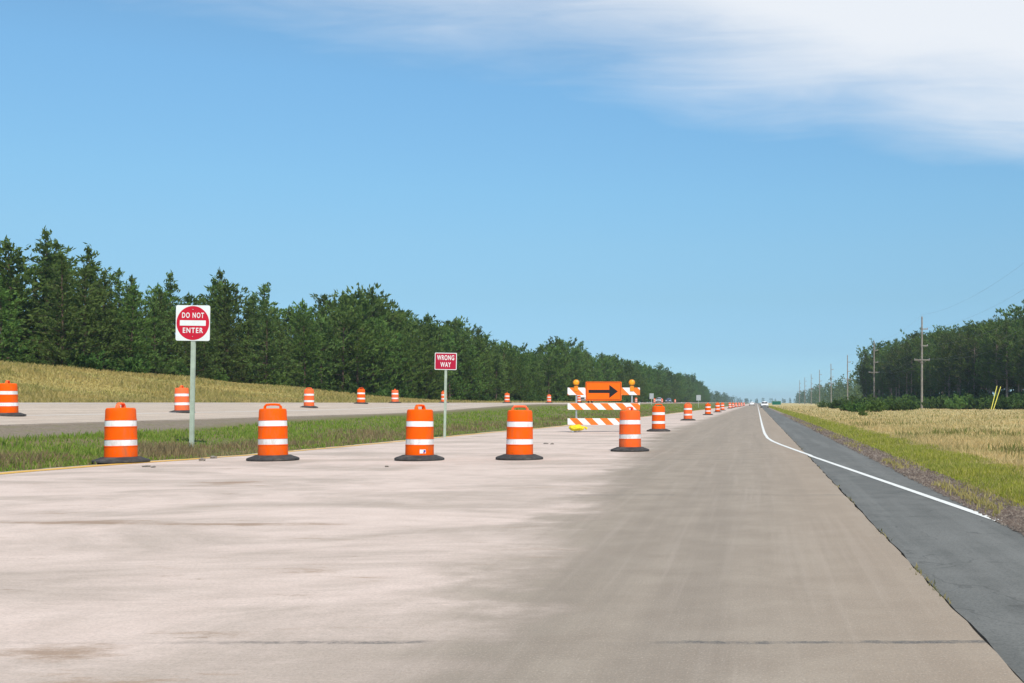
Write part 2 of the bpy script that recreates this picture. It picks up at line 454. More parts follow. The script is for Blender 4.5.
def invD(n, d0, d1): return 1 / rng.uniform(1 / d1, 1 / d0, n)

def vnoise(X, D, s, seed=0):
    return .5 + .25 * (np.sin(X * s + seed + 1.7 * np.sin(D * s * .63 + seed)) + np.sin(D * s * .8 + 2.3 * seed + 1.3 * np.sin(X * s * 1.4)))

n = 75000
D = invD(n, 15, 330); w = np.where(rng.random(n) < .22, rng.uniform(.035, .2, n), rng.uniform(.2, .87, n))
X = -(edgeL(D) + w * (18.6 + 1.3 * sstep(30, 60, D) - edgeL(D)))
keep = rng.random(n) < .35 + .65 * vnoise(X, D, 1.1, 3)
X, D, w = X[keep], D[keep], w[keep]
h = rng.uniform(.05, .15, len(X)) * (.45 + 1.2 * vnoise(X, D, .7, 1)) * np.clip(.35 + w * 2.2, .4, 1)
tag(blades('median_grass', X, D, h, .012 + D * .0007, .7, m_blades('median_grass_blades', (.17, .285, .035), (.24, .34, .05), (.36, .36, .12), .6)),
    'green grass covering the median between the two carriageways', 'grass', kind='stuff')
n = 34000
D = invD(n, 15, 160); w = np.clip(rng.normal(.3, .14, n), .035, .75)
X = -(edgeL(D) + w * (18.6 - edgeL(D)))
kp = rng.random(n) < np.clip(vnoise(X, D, .45, 8) * 1.7 - .25, .05, 1)
X, D, w = X[kp], D[kp], w[kp]; n = len(X)
h = rng.uniform(.06, .24, n) * (.3 + 1.0 * vnoise(X, D, 1.6, 5))
tag(blades('median_weeds', X, D, h, .010 + D * .0005, .6, m_blades('median_weed_stems', (.30, .215, .12), (.19, .145, .08), (.44, .35, .18), .9)),
    'brown and dry weeds along the near edge of the median', 'weeds', kind='stuff')
n = 90000
D = invD(n, 42, 260); w = rng.uniform(0, 1, n)
X = -(31.3 + w * (treeL(D) + 3 - 31.3))
h = rng.uniform(.08, .32, n) * (.5 + vnoise(X, D, .35, 2))
tag(blades('hillside_grass', X, D, h, .016 + D * .0008, .95, m_blades('hillside_grass_blades', (.43, .335, .12), (.29, .27, .085), (.54, .43, .20), .22)),
    'golden dry grass on the rise below the left woods', 'grass', kind='stuff')
n = 60000
D = invD(n, 9, 400); X = rng.uniform(3.12, 4.9, n) + rng.normal(0, .1, n)
h = rng.uniform(.06, .2, n) * (.5 + .8 * vnoise(X, D, 1.5, 4)) * np.clip((X - 2.7) / .9, .35, 1) * .8
tag(blades('roadside_grass', X, D, h, .007 + D * .0007, .7, m_blades('roadside_grass_blades', (.40, .40, .055), (.29, .33, .05), (.50, .43, .16), .7)),
    'yellow green mown grass strip beside the right shoulder', 'grass', kind='stuff')
n = 210000
D = invD(n, 8, 420); X = 4.3 + rng.uniform(0, 1, n) ** 1.25 * np.clip(.36 * D + 6, 8, 75)
X += rng.normal(0, .25, n)
h = rng.uniform(.08, .25, n) * (.55 + .7 * vnoise(X, D, .5, 6)) * np.clip((X - 3.7) / 1.6, .3, 1)
tag(blades('dry_grass', X, D, h, .007 + D * .0006, 1.0, m_blades('dry_grass_stalks', (.62, .46, .22), (.30, .275, .11), (.70, .56, .30), .3)),
    'tall straw coloured grass filling the field on the right', 'grass', kind='stuff')
n = 60000
D = invD(n, 12, 300); X = 5.2 + rng.uniform(0, 1, n) ** 1.25 * np.clip(.36 * D + 6, 8, 70)
pt = vnoise(X, D, .42, 11) + .5 * vnoise(X, D, 1.3, 4) + rng.normal(0, .12, n)
q = pt > 1.04; X, D = X[q], D[q]
tag(blades('field_weeds', X, D, rng.uniform(.08, .3, len(X)), .012 + D * .0007, .6, m_blades('field_weed_stems', (.22, .21, .075), (.30, .24, .11), (.18, .24, .06), .8)),
    'olive and brown weed patches scattered through the dry field', 'weeds', kind='stuff')
n = 3600
D = invD(n, 9, 90); X = np.where(rng.random(n) < .6, rng.normal(2.66, .07, n), rng.normal(3.0, .12, n))
q = vnoise(X, D, .9, 2) > .42
X, D = X[q], D[q]; n = len(X)
tag(blades('gravel_weeds', X, D, rng.uniform(.03, .12, n), .012 + D * .0005, .8, m_blades('gravel_weed_blades', (.34, .30, .09), (.42, .34, .13), (.5, .42, .2), .8)),
    'sparse low weeds on the gravel strip beside the shoulder', 'weeds', kind='stuff')

n = 420
D = invD(n, 3.5, 40); X = rng.normal(1.155, .018, n)
kp = vnoise(X, D, 2.3, 9) > .45
tag(blades('seam_weeds', X[kp], D[kp], rng.uniform(.012, .05, kp.sum()), .008 + D[kp] * .0008, .9, m_blades('seam_weed_blades', (.30, .25, .10), (.22, .21, .08), (.42, .35, .2), 2)),
    'tiny dry weeds growing in the seam between concrete and asphalt', 'weeds', kind='stuff')

# gravel as small stones on the strip
def stones():
    n = 9000
    D = invD(n, 9, 120); X = rng.uniform(2.42, 3.1, n)
    r = rng.uniform(.008, .028, n) * np.clip(.7 + D * .02, .7, 2)
    z = gz(X, D) - .005
    base = np.array([(1, 0, 0), (0, 1, 0), (-1, 0, 0), (0, -1, 0), (0, 0, .9)], float)
    P = base[None] * r[:, None, None] * rng.uniform(.6, 1.3, (n, 5, 1))
    P += np.stack([X, D, z], -1)[:, None]
    i = np.arange(n)[:, None] * 5
    Fc = np.concatenate([i + np.array(t) for t in ((0, 1, 4), (1, 2, 4), (2, 3, 4), (3, 0, 4))])
    mat = m_blades('gravel_stones', (.235, .18, .15), (.16, .13, .115), (.38, .32, .27), 3)
    tag(link('gravel', arr_mesh('gravel', P.reshape(-1, 3), Fc), mat), 'brown grey gravel beside the asphalt shoulder', 'gravel', kind='stuff')
stones()

# ------------------------------------------------------------------ trees
def tuft_tris(C, dirs, ln, wd, spread, k):
    """k needles-clump triangles at each centre C (n,3) pointing round dirs"""
    n = len(C)
    C = np.repeat(C, k, 0); d = np.repeat(dirs, k, 0)
    d = d + rng.normal(0, spread, d.shape); d /= np.linalg.norm(d, axis=1, keepdims=True)
    s = np.cross(d, rng.normal(0, 1, d.shape)); s /= np.linalg.norm(s, axis=1, keepdims=True)
    l = ln * rng.uniform(.6, 1.25, (n * k, 1)); w = wd * rng.uniform(.6, 1.3, (n * k, 1))
    C = C + rng.normal(0, ln * .22, C.shape)
    a = C - d * l * .35 - s * w * .25; b = C + s * w * .5 + d * l * .1
    c = C + d * l * .65; e = C - s * w * .5 + d * l * .05
    P = np.stack([a, b, c, e], 1).reshape(-1, 3)
    i = np.arange(n * k)[:, None] * 4
    return P, i + np.array([0, 1, 2, 3])

def make_tree(kind, H, Rm, z0, style, fol, bark, seed, k=6):
    rs = np.random.default_rng(seed)
    bm = bmesh.new()
    r0 = .016 * H
    lean = rs.normal(0, .012, 2) * H
    axis = lambda z: Vector((lean[0] * (z / H) ** 2, lean[1] * (z / H) ** 2, z))
    zs = np.linspace(-.3, H * .97, 8)
    tube(bm, [axis(max(z, 0)) if z > 0 else Vector((0, 0, z)) for z in zs], [r0 * (1 - .93 * max(z, 0) / H) for z in zs], 7)
    C, Dr = [], []
    z = z0
    lob = rs.uniform(0, 6.28, 6)
    while z < H * .985:
        t = (z - z0) / (H - z0)
        if style == 'spire': pr = (1 - t) ** .85 * min(1, .62 + 2.2 * t) + .03
        elif style == 'full': pr = max(.06, (1 - t ** 2.2)) ** .8 * min(1, .6 + 1.8 * t)
        else: pr = math.sqrt(max(.02, 1 - (2 * t - .95) ** 2 * .95)) * (.75 + .25 * t)
        nb = int(5 + 3 * pr) if style != 'umbrella' else int(3 + 4 * pr)
        for b in range(nb):
            az = rs.uniform(0, 6.283)
            lo = 1 + .28 * math.sin(az * 2 + lob[0] + z * .9) + .2 * math.sin(az * 3 + lob[1] - z * 1.7)
            ln = max(.22, Rm * pr * lo * rs.uniform(.55, 1.12))
            if style == 'umbrella' and rs.random() < .22: continue
            rise = {'spire': rs.uniform(-.12, .3) + .35 * t, 'full': rs.uniform(.05, .5) + .4 * t, 'umbrella': rs.uniform(-.05, .45) + .5 * t}[style]
            dv = np.array([math.cos(az), math.sin(az), rise]); 
            base = np.array(axis(z))
            if ln > .5:
                e = base + dv * ln * .85
                tube(bm, [base, e], [max(.012, r0 * .22 * (1 - t * .7)), .008], 3, False)
            s0 = .25 if style != 'umbrella' else .4
            for s in np.arange(max(s0, .12 / ln), 1.001, .42 / ln):
                s = min(1, s + rs.uniform(-.06, .06))
                p = base + dv * ln * s; p[2] += .12 * ln * s * s * (1 if style != 'spire' else .6)
                C.append(p + rs.normal(0, .09, 3) * (1 + s))
                Dr.append(dv * .7 + np.array([0, 0, .35]))
        z += rs.uniform(.3, .5) * (1.15 if style == 'umbrella' else 1)
    # leader
    top = np.array(axis(H))
    for q in range(3): C.append(top - np.array([0, 0, .3 * q])); Dr.append(np.array([0, 0, 1.]))
    P, Fc = tuft_tris(np.array(C), np.array(Dr), .5 if style != 'umbrella' else .6, .17 if style != 'umbrella' else .22, .5, k)
    root = empty(kind, (0, 0, 0))
    bm_obj('trunk', bm, bark, root)
    link('crown', arr_mesh('crown', P, Fc), fol, root)
    return root

left_kinds = []
for i, (H, Rm, z0, st, fo) in enumerate([(12.2, 4.2, .5, 'spire', 'fol_a'), (10.8, 3.9, .4, 'spire', 'fol_a'), (11.6, 3.4, .6, 'full', 'fol_b'),
                                        (10.2, 3.3, .5, 'full', 'fol_b'), (12.6, 3.7, .5, 'spire', 'fol_a'), (11.2, 3.6, 1.2, 'umbrella', 'fol_b'),
                                        (9.4, 3.2, .4, 'full', 'fol_a'), (11.9, 4.0, .6, 'spire', 'fol_b')]):
    left_kinds.append((make_tree('conifer_tree' if st == 'spire' else 'pine_tree', H, Rm, z0, st, M[fo], M['bark'], 100 + i), st, H))
right_kinds = []
for i, (H, Rm, z0) in enumerate([(17.5, 3.6, 4.6), (16.5, 3.5, 5.2), (18.2, 3.8, 4.0), (15.8, 3.6, 3.0), (17.0, 3.3, 5.6)]):
    right_kinds.append((make_tree('tall_pine_tree', H, Rm, z0, 'full' if i in (0, 2, 4) else 'umbrella', M['fol_r'], M['bark_red'], 200 + i, 6), 'umbrella', H))

ORD = 'first second third fourth fifth sixth seventh eighth ninth tenth eleventh twelfth thirteenth fourteenth fifteenth sixteenth seventeenth eighteenth nineteenth twentieth'.split()
def ordw(i):
    if i < 20: return ORD[i]
    tens = {2: 'twenty', 3: 'thirty', 4: 'forty', 5: 'fifty', 6: 'sixty', 7: 'seventy'}
    if (i + 1) % 10 == 0: return {3: 'thirtieth', 4: 'fortieth', 5: 'fiftieth', 6: 'sixtieth'}.get((i + 1) // 10, 'thirtieth')
    return tens[(i + 1) // 10] + ' ' + ORD[(i + 1) % 10 - 1]

used = set()
def plant(kinds, ki, X, D, zz, H, rz):
    root, st, H0 = kinds[ki]
    if id(root) in used: o = copy_tree(root)
    else: used.add(id(root)); o = root
    o.location = (X, D, zz); o.rotation_euler = (0, 0, rz)
    s = H / H0; o.scale = (s * random.uniform(.9, 1.1), s * random.uniform(.9, 1.1), s)
    return o, st

# target skyline of the left woods: photo x -> photo y of the tree tops
SK = np.array([(-80, 235), (0, 250), (20, 238), (40, 226), (75, 238), (90, 250), (115, 250), (140, 268), (160, 276), (190, 285), (222, 272), (240, 290), (265, 288), (285, 300), (310, 296), (335, 288), (365, 290), (400, 305), (430, 322), (450, 318), (475, 326), (500, 342), (530, 350), (550, 345), (568, 336), (590, 350), (620, 356), (650, 366), (675, 370), (700, 380), (715, 392), (740, 400)])
left = []
def row(off, d0, d1, sp0, sp1, rowname, drop):
    D = d0
    while D < d1:
        sp = sp0 + (sp1 - sp0) * min(1, max(0, (D - 200) / 600))
        d = D + random.uniform(-.35, .35) * sp
        X = -(float(treeL(d)) + off + random.uniform(-1.2, 1.2) - (1.0 if rowname == 'front row' else 0))
        x = px_x(X, d); zz = gzf(X, d)
        ty = float(np.interp(x, SK[:, 0], SK[:, 1]))
        top = (VY - ty) * d / F + HC
        H = (top - zz) * drop * random.uniform(.80, 1.01)
        if x > -70 and x < 722: left.append([X, d, zz, max(H, 4.5), x, rowname])
        D += sp
row(0, 80, 240, 3.5, 3.5, 'front row', .92)
row(4.5, 80, 250, 3.6, 3.6, 'second row', 1.02)
row(10, 80, 260, 4.2, 4.2, 'rear row', 1.05)
row(0, 240, 900, 5.5, 15, 'front row', .95)
row(6, 250, 900, 8, 18, 'second row', 1.03)
# assign
marks = [(193, 'the DO NOT ENTER sign'), (447, 'the WRONG WAY sign'), (603, 'the arrow barricade')]
left.sort(key=lambda t: t[4])
def tree_label(items, marks, adj, where, noun):
    out = {}
    for rn in sorted({t[5] for t in items}):
        rows = [t for t in items if t[5] == rn]
        cnt = {}
        for t in sorted(rows, key=lambda t: t[4]):
            mk = min(marks, key=lambda m_: abs(m_[0] - t[4])); t.append(mk)
        for mk in marks:
            a = sorted([t for t in rows if t[6] is mk and t[4] < mk[0]], key=lambda t: -t[4])
            b = sorted([t for t in rows if t[6] is mk and t[4] >= mk[0]], key=lambda t: t[4])
            for side, lst in (('left', a), ('right', b)):
                for i, t in enumerate(lst):
                    rname = {'front row': 'front row', 'second row': 'middle row', 'rear row': 'back row'}[rn]
                    out[id(t)] = f"{adj(t)} {noun}, {rname} of {where}, {ordw(i)} {side} of {mk[1]}"
    return out
for t in left:
    x = t[4]
    if x < 300: ks = [0, 1, 4, 7, 4, 0, 3]
    elif x < 420: ks = [2, 3, 5, 2, 3, 6]
    else: ks = [2, 3, 5, 7, 6, 2, 1]
    t.append(None); t.pop()
lab = tree_label(left, marks, lambda t: 'tall' if t[3] > 11 else ('short' if t[3] < 8 else 'dark'), 'left woods', 'green conifer')
for t in left:
    x = t[4]
    ks = [0, 1, 4, 7, 4, 0, 3] if x < 300 else ([2, 3, 5, 2, 3, 6] if x < 420 else [2, 3, 5, 7, 6, 2, 1])
    o, st = plant(left_kinds, random.choice(ks), t[0], t[1], t[2] - .1, t[3], random.uniform(0, 6.28))
    tag(o, lab[id(t)], 'tree', 'conifers of the left woods')

SKR = np.array([(840, 372), (856, 352), (866, 344), (900, 338), (925, 335), (940, 330), (965, 326), (990, 322), (1015, 312), (1040, 306), (1100, 300)])
RL = np.array([(195, 56), (212, 50), (240, 43.5), (295, 37.5), (338, 31.8)])
right = []
def rrow(off, sp, rn):
    D = 197
    while D < 338:
        d = D + random.uniform(-1, 1)
        X = float(np.interp(d, RL[:, 0], RL[:, 1])) + off + random.uniform(-1, 1)
        x = px_x(X, d)
        top = (VY - float(np.interp(x, SKR[:, 0], SKR[:, 1]))) * d / F + HC
        H = (top - gzf(X, d)) * random.uniform(.8, 1.03) * (1 if off else .95)
        if x < 1060: right.append([X, d, gzf(X, d), min(H, 21), x, rn])
        D += sp
rrow(0, 3.6, 'front row'); rrow(4.5, 4.0, 'second row'); rrow(10, 3.6, 'rear row'); rrow(17, 4.5, 'rear row')
rm = [(874, 'the second utility pole'), (922, 'the nearest utility pole'), (996, 'the yellow guy markers')]
lab = tree_label(right, rm, lambda t: 'tall' if t[3] > 16.5 else 'dark', 'right woods', 'bare trunked pine')
for t in right:
    o, st = plant(right_kinds, random.randrange(5), t[0], t[1], t[2] - .1, t[3], random.uniform(0, 6.28))
    tag(o, lab[id(t)], 'tree', 'tall pines of the right woods')

# far woods that read as one mass
def far_woods():
    Pn, Fn, off = [], [], 0
    spots = []
    for _ in range(260):
        d = random.uniform(420, 1800); X = 44 + (d - 420) * .012 + abs(random.gauss(0, 1)) * 28
        spots.append((X, d, random.uniform(12, 18)))
    for _ in range(160):
        d = random.uniform(900, 2400); spots.append((-44 - abs(random.gauss(0, 1)) * 30, d, random.uniform(10, 14)))
    for _ in range(170):
        spots.append((random.uniform(-380, 420), random.uniform(2300, 2700), random.uniform(7, 11)))
    for X, d, H in spots:
        k = 110
        t = rng.uniform(0, 1, k); a = rng.uniform(0, 6.283, k)
        r = H * .24 * np.sqrt(np.clip(1 - t ** 1.8, .02, 1)) * rng.uniform(.5, 1.1, k)
        C = np.stack([X + r * np.cos(a), d + r * np.sin(a), gzf(X, d) + t * H], -1)
        P, Fc = tuft_tris(C, np.stack([np.cos(a), np.sin(a), .6 + 0 * a], -1), 1.5, .8, .6, 1)
        Pn.append(P); Fn.append(Fc + off); off += len(P)
    o = link('distant_woods', arr_mesh('distant_woods', np.concatenate(Pn), np.concatenate(Fn)), M['fol_r'])
    tag(o, 'hazy far off woods along the road towards the horizon', 'woods', kind='stuff')
far_woods()

# shrubs
def make_shrub(Rm, H, mat, seed):
    rs = np.random.default_rng(seed)
    bm = bmesh.new(); C, Dr = [], []
    for b in range(26):
        az = rs.uniform(0, 6.283); el = rs.uniform(.3, 1.45); ln = rs.uniform(.55, 1.05)
        dv = np.array([math.cos(az) * math.cos(el) * Rm, math.sin(az) * math.cos(el) * Rm, math.sin(el) * H]) * ln
        tube(bm, [(0, 0, -.05), tuple(dv * .5 + np.array([0, 0, .08])), tuple(dv)], [.02, .012, .005], 4, False)
        for s in np.arange(.3, 1.02, .1):
            C.append(dv * s + rs.normal(0, .1, 3) * Rm * .6); Dr.append(dv / np.linalg.norm(dv) + np.array([0, 0, .3]))
    C = np.array(C); C[:, 2] = np.maximum(C[:, 2], .03)
    P, Fc = tuft_tris(C, np.array(Dr), .2 * Rm, .1 * Rm, .9, 7)
    root = empty('shrub', (0, 0, 0))
    bm_obj('stem', bm, M['bark'], root)
    link('foliage', arr_mesh('foliage', P, Fc), mat, root)
    return root
sh = [make_shrub(1.4, 1.4, M['leaf_dark'], 1), make_shrub(1.2, 1.5, M['leaf'], 2), make_shrub(1.6, 1.2, M['leaf_dark'], 3)]
first = [True] * 3
def shrub(i, X, D, s, label, group):
    o = sh[i] if first[i] else copy_tree(sh[i])
    first[i] = False
    o.location = (X, D, gzf(X, D) - .05); o.rotation_euler = (0, 0, random.uniform(0, 6.28))
    o.scale = (s * 1.25, s, s * random.uniform(.85, 1.1))
    tag(o, label, 'shrub', group)
SHR = [(848, 411, 1.0), (856, 412, 1.1), (866, 411.5, 1.0), (877, 412, 1.15), (888, 410.5, 1.0), (898, 411, 1.1), (909, 410, 1.0), (863, 415.5, .55),
       (931, 409, 1.0), (943, 409, 1.1), (957, 408.5, 1.0), (970, 408, 1.15), (984, 408, 1.1), (1010, 408, 1.1), (1022, 408, 1.1), (835, 408.5, 1.0), (822, 407.5, .9)]
for q in range(27):
    x = 838 + q * 8.3 + random.uniform(-2, 2); d = random.uniform(222, 240) if x < 950 else random.uniform(188, 203); X = (x - VX) / F * d
    shrub(random.choice((0, 1, 1, 2)), X, d, random.uniform(1.4, 2.1), f'green shrub of the continuous hedge before the right woods, {ordw(q)} from the left', 'hedge shrubs before the right woods')
pl = ['left of the second utility pole', 'left of the nearest utility pole', 'right of the nearest utility pole', 'right of the yellow guy markers']
c_ = {}
for x, y, s in SHR:
    D = HC * F / (y - VY); X = (x - VX) / F * D
    q = 0 if x < 874 else 1 if x < 922 else 2 if x < 996 else 3
    c_[q] = c_.get(q, 0) + 1
    l_ = 'lone low shrub in the dry field in front of the hedge line' if s == .55 else f'dark green shrub at the field edge, {ordw(c_[q]-1)} from left {pl[q]}'
    shrub(random.randrange(3), X, D, s * (D / 150) ** .6 * 1.05, l_, 'shrubs along the right field edge')
for q, t in enumerate(sorted([t for t in right if t[5] == 'second row'], key=lambda t: t[4])):
    d = t[1]; shrub(random.randrange(3), t[0] - 3 + random.uniform(-1, 1), d + random.uniform(-1, 1), random.uniform(2.2, 3.6), f'leafy shrub under the right woods, {ordw(q)} from the left', 'undergrowth shrubs of the right woods')
lt = [t for t in left if t[5] == 'front row' and t[1] < 330 and t[4] > -20]
k = 0
for t in lt[::2]:
    d = t[1] - random.uniform(1, 3)
    X = -(float(treeL(d)) - 2.2 - random.uniform(0, 1.2))
    shrub(random.randrange(3), X, d, random.uniform(.9, 1.6), f'leafy shrub at the foot of the left woods, {ordw(k)} from the left', 'undergrowth shrubs of the left woods'); k += 1

# ------------------------------------------------------------------ traffic drums
def make_drum():
    root = empty('traffic_drum', (0, 0, 0))
    bm = bmesh.new()
    prof = [(.285, .075), (.287, .12), (.284, .30), (.289, .304), (.289, .318), (.277, .32), (.276, .438), (.284, .44), (.284, .456),
            (.278, .46), (.276, .675), (.281, .679), (.281, .69), (.269, .693), (.267, .81), (.275, .813), (.275, .828), (.269, .832), (.262, 1.0), (.254, 1.035), (.235, 1.05), (.12, 1.056)]
    lathe(bm, prof, 48)
    bm_obj('drum_body', bm, M['orange'], root, 35)
    for z0, z1, r0, r1 in ((.322, .437, .2795, .2785), (.695, .809, .2715, .2695)):
        bm = bmesh.new()
        lathe(bm, [(r0 - .004, z0), (r0, z0 + .002), (r1, z1 - .002), (r1 - .004, z1)], 48, False, False)
        bm_obj('reflective_band', bm, M['band'], root, 35)
    bm = bmesh.new()
    pts = [(-.155, 0, 1.02), (-.15, 0, 1.095), (-.125, 0, 1.128), (-.05, 0, 1.135), (.05, 0, 1.135), (.125, 0, 1.128), (.15, 0, 1.095), (.155, 0, 1.02)]
    tube(bm, pts, [.03, .027, .025, .023, .023, .025, .027, .03], 10)
    bmesh.ops.scale(bm, vec=(1, 1.5, 1), verts=bm.verts[:])
    bm_obj('handle', bm, M['orange'], root, 50)
    bm = bmesh.new()
    lathe(bm, [(.49, .0), (.505, .012), (.5, .042), (.47, .058), (.375, .09), (.345, .105), (.296, .108), (.29, .06)], 40, True, True)
    bm_obj('rubber_base', bm, M['rubber'], root, 30)
    return root
drum0 = make_drum(); drum_used = False
def drum(X, D, h, label, group, rz, tilt=0.0):
    global drum_used
    o = copy_tree(drum0) if drum_used else drum0
    drum_used = True
    o.location = (X, D, max(gzf(X, D), 0) + (.03 if X < -19 else .004))
    o.rotation_euler = (R(random.uniform(-.6, .6)), R(tilt), rz)
    s = h / 1.15
    o.scale = (s, s, s)
    tag(o, label, 'traffic drum', group)
    return o
G1 = 'orange drums closing the left side of the near road'
G2 = 'orange drums along the far carriageway'
near = [(121, 463.0, 1.19, 1.75, 'orange striped drum farthest left in the front line, where the yellow line ends'),
        (273, 460.8, 1.17, .2, 'orange striped drum right of the DO NOT ENTER sign, at the grass edge'),
        (419.5, 460.6, 1.15, 1.35, 'orange striped drum with a small sticker, below the WRONG WAY sign'),
        (519.5, 459.8, 1.13, .15, 'orange striped drum left of the barricade with its yellow sandbag'),
        (630, 451.5, 1.09, 1.3, 'orange striped drum standing in front of the barricade right end'),
        (658.5, 431.5, 1.13, .2, 'orange striped drum just right of the barricade, first behind it'),
        (688, 420.5, 1.17, .4, 'orange striped drum on pale dust, second right of the barricade'),
        (708, 415, 1.16, 1.2, 'small distant orange drum, third right of the barricade'),
        (717.6, 412.3, 1.2, .7, 'small distant orange drum, fourth right of the barricade'),
        (722.4, 410.5, 1.2, .2, 'small distant orange drum, fifth right of the barricade'),
        (729.8, 408.6, 1.2, .4, 'far orange drum, sixth right of the barricade, before the crowded tail'),
        (733, 407.9, 1.2, 1.4, 'far orange drum, seventh right of the barricade, first of the crowded tail'),
        (736, 407.3, 1.2, .1, 'far orange drum, eighth right of the barricade'),
        (739, 406.8, 1.2, .6, 'far orange drum, ninth right of the barricade'),
        (741.5, 406.4, 1.2, .9, 'far orange drum, tenth right of the barricade'),
        (744, 406.0, 1.2, 0, 'farthest visible orange drum of the line right of the barricade')]
for i, (x, y, h, rz, l) in enumerate(near):
    D = HC * F / (y - VY); X = (x - VX) / F * D
    o = drum(X * (D + .2) / D, D + .2, h, l, G1, rz, random.uniform(-.8, .8))
    if i == 2:
        body = [c for c in o.children if c.name.startswith('drum_body')][0]
        body.data = body.data
        for nm, mt, a0, a1, z0, z1, rr in (('sticker', 'sticker', .30, .72, .145, .225, .2905), ('sticker_mark', 'sticker_blue', .56, .70, .17, .215, .2925), ('sticker_mark', 'sticker_red', .52, .66, .15, .168, .2925)):
            bm = bmesh.new()
            for q in range(6):
                pass
            ring = []
            for q in range(7):
                a = -math.pi/2 + a0 + (a1 - a0) * q / 6 - rz
                ring.append((bm.verts.new((rr * math.cos(a), rr * math.sin(a), z0)), bm.verts.new((rr * math.cos(a), rr * math.sin(a), z1))))
            for (p, q_), (r_, s_) in zip(ring, ring[1:]): bm.faces.new((p, r_, s_, q_))
            so = bm_obj(nm, bm, M[mt], body if nm == 'sticker' else so0)
            if nm == 'sticker': so0 = so
far = [(8, 36.8, 24.4, 'orange drum on the far carriageway at the left edge of the photo'),
       (182, 48, 24.4, 'orange drum on far carriageway half behind the DO NOT ENTER post'),
       (309, 66, 25.8, 'orange drum on the far carriageway, right of the DO NOT ENTER sign'),
       (361, 82, 28.8, 'orange drum on far carriageway, left one of the pair left of WRONG WAY sign'),
       (395, 93, 29.5, 'orange drum on far carriageway, right one of the pair left of WRONG WAY sign'),
       (444, 109, 30, 'orange drum on the far carriageway directly behind the WRONG WAY post'),
       (507, 125, 27.4, 'small orange drum on the far carriageway, first right of the WRONG WAY sign'),
       (549, 150, 27.8, 'small orange drum on far carriageway, second right of the WRONG WAY sign'),
       (579, 172, 27.0, 'small orange drum beside the white truck, seen through the barricade left side'),
       (636, 250, 26.7, 'tiny orange drum seen behind the barricade right end'),
       (654.4, 285, 25.6, 'tiny far orange drum on far carriageway, left of the parked looking cars'),
       (662, 315, 26.2, 'tiny far orange drum on the far carriageway between the two cars'),
       (675, 350, 25.2, 'tiny far orange drum on far carriageway, right of the two cars')]
for x, D, L, l in far:
    drum((x - VX) / F * D, D, 1.16, l.replace('parked looking ', 'two '), G2, random.uniform(0, 3), random.uniform(-1, 1))

# ------------------------------------------------------------------ signs
def text_mesh(body, size, name, mat, parent, loc, width, bold=.006, space=1.1, ext=.0015):
    cu = bpy.data.curves.new(name, 'FONT'); cu.body = body; cu.size = size
    cu.align_x = 'CENTER'; cu.align_y = 'CENTER'; cu.extrude = ext; cu.offset = bold; cu.space_character = space
    to = bpy.data.objects.new(name, cu); COL.objects.link(to)
    bpy.context.view_layer.update()
    dg = bpy.context.evaluated_depsgraph_get()
    me = bpy.data.meshes.new_from_object(to.evaluated_get(dg))
    bpy.data.objects.remove(to)
    xs = [v.co.x for v in me.vertices]; sx = width / (max(xs) - min(xs))
    me.transform(Matrix.Translation(loc) @ Matrix.Rotation(R(90), 4, 'X') @ Matrix.Diagonal((sx, 1, 1, 1)))
    me.materials.clear()
    return link(name, me, mat, parent)

def rrect(w, h, r, seg=6):
    pts = []
    for cx, cz, a0 in ((w/2-r, h/2-r, 0), (-w/2+r, h/2-r, 90), (-w/2+r, -h/2+r, 180), (w/2-r, -h/2+r, 270)):
        for k in range(seg + 1):
            a = R(a0 + 90 * k / seg); pts.append((cx + r * math.cos(a), cz + r * math.sin(a)))
    return pts
def plate(bm, pts, z, y0, y1, mi=0, back_mi=None):
    a = [bm.verts.new((x, y0, q + z)) for x, q in pts]; b = [bm.verts.new((x, y1, q + z)) for x, q in pts]
    f = bm.faces.new(a); f.material_index = mi
    f = bm.faces.new(b[::-1]); f.material_index = mi if back_mi is None else back_mi
    n = len(pts)
    for k in range(n):
        f = bm.faces.new((a[k], b[k], b[(k+1) % n], a[(k+1) % n])); f.material_index = mi if back_mi is None else back_mi

def channel_post(parent, h, w=.09, d=.05, mat=None):
    bm = bmesh.new()
    box(bm, -w/2, w/2, .012, .02, -.3, h)
    for s in (-1, 1):
        box(bm, s*w/2 - (.008 if s > 0 else 0), s*w/2 + (0 if s > 0 else .008), .02, .02 + d, -.3, h)
    return bm_obj('post', bm, mat or M['post'], parent)

def bolts(parent, zs, y):
    for z in zs:
        bm = bmesh.new(); lathe(bm, [(.012, 0), (.012, .006), (.006, .01)], 10)
        o = bm_obj('bolt', bm, M['galv'], parent); o.data.transform(Matrix.Translation((0, y, z)) @ Matrix.Rotation(R(90), 4, 'X'))

# DO NOT ENTER
D = HC * F / (449 - VY) ; X = (190.8 - VX) / F * D
t = empty('do_not_enter_sign', (X, D, gzf(X, D)))
t.rotation_euler = (0, R(1.0), R(-4))
tag(t, 'square white sign with red disc reading DO NOT ENTER on a pale green post', 'road sign')
sc = D / F
zc = (VY - 323) * sc + HC - gzf(X, D); sz = 35.5 * sc
channel_post(t, zc + sz * .42, 6 * sc * .68, .045)
bm = bmesh.new(); plate(bm, rrect(sz, sz, .05), zc, 0, .004, 0, 1)
pan = bm_obj('sign_panel', bm, [M['sign_white'], M['sign_back']], t)
bm = bmesh.new(); plate(bm, [(sz*.478*math.cos(2*math.pi*k/64), sz*.478*math.sin(2*math.pi*k/64)) for k in range(64)], zc, -.0025, -.001)
bm_obj('red_disc', bm, M['sign_red'], pan)
bm = bmesh.new(); plate(bm, rrect(sz*.76, sz*.15, .006), zc, -.005, -.0035)
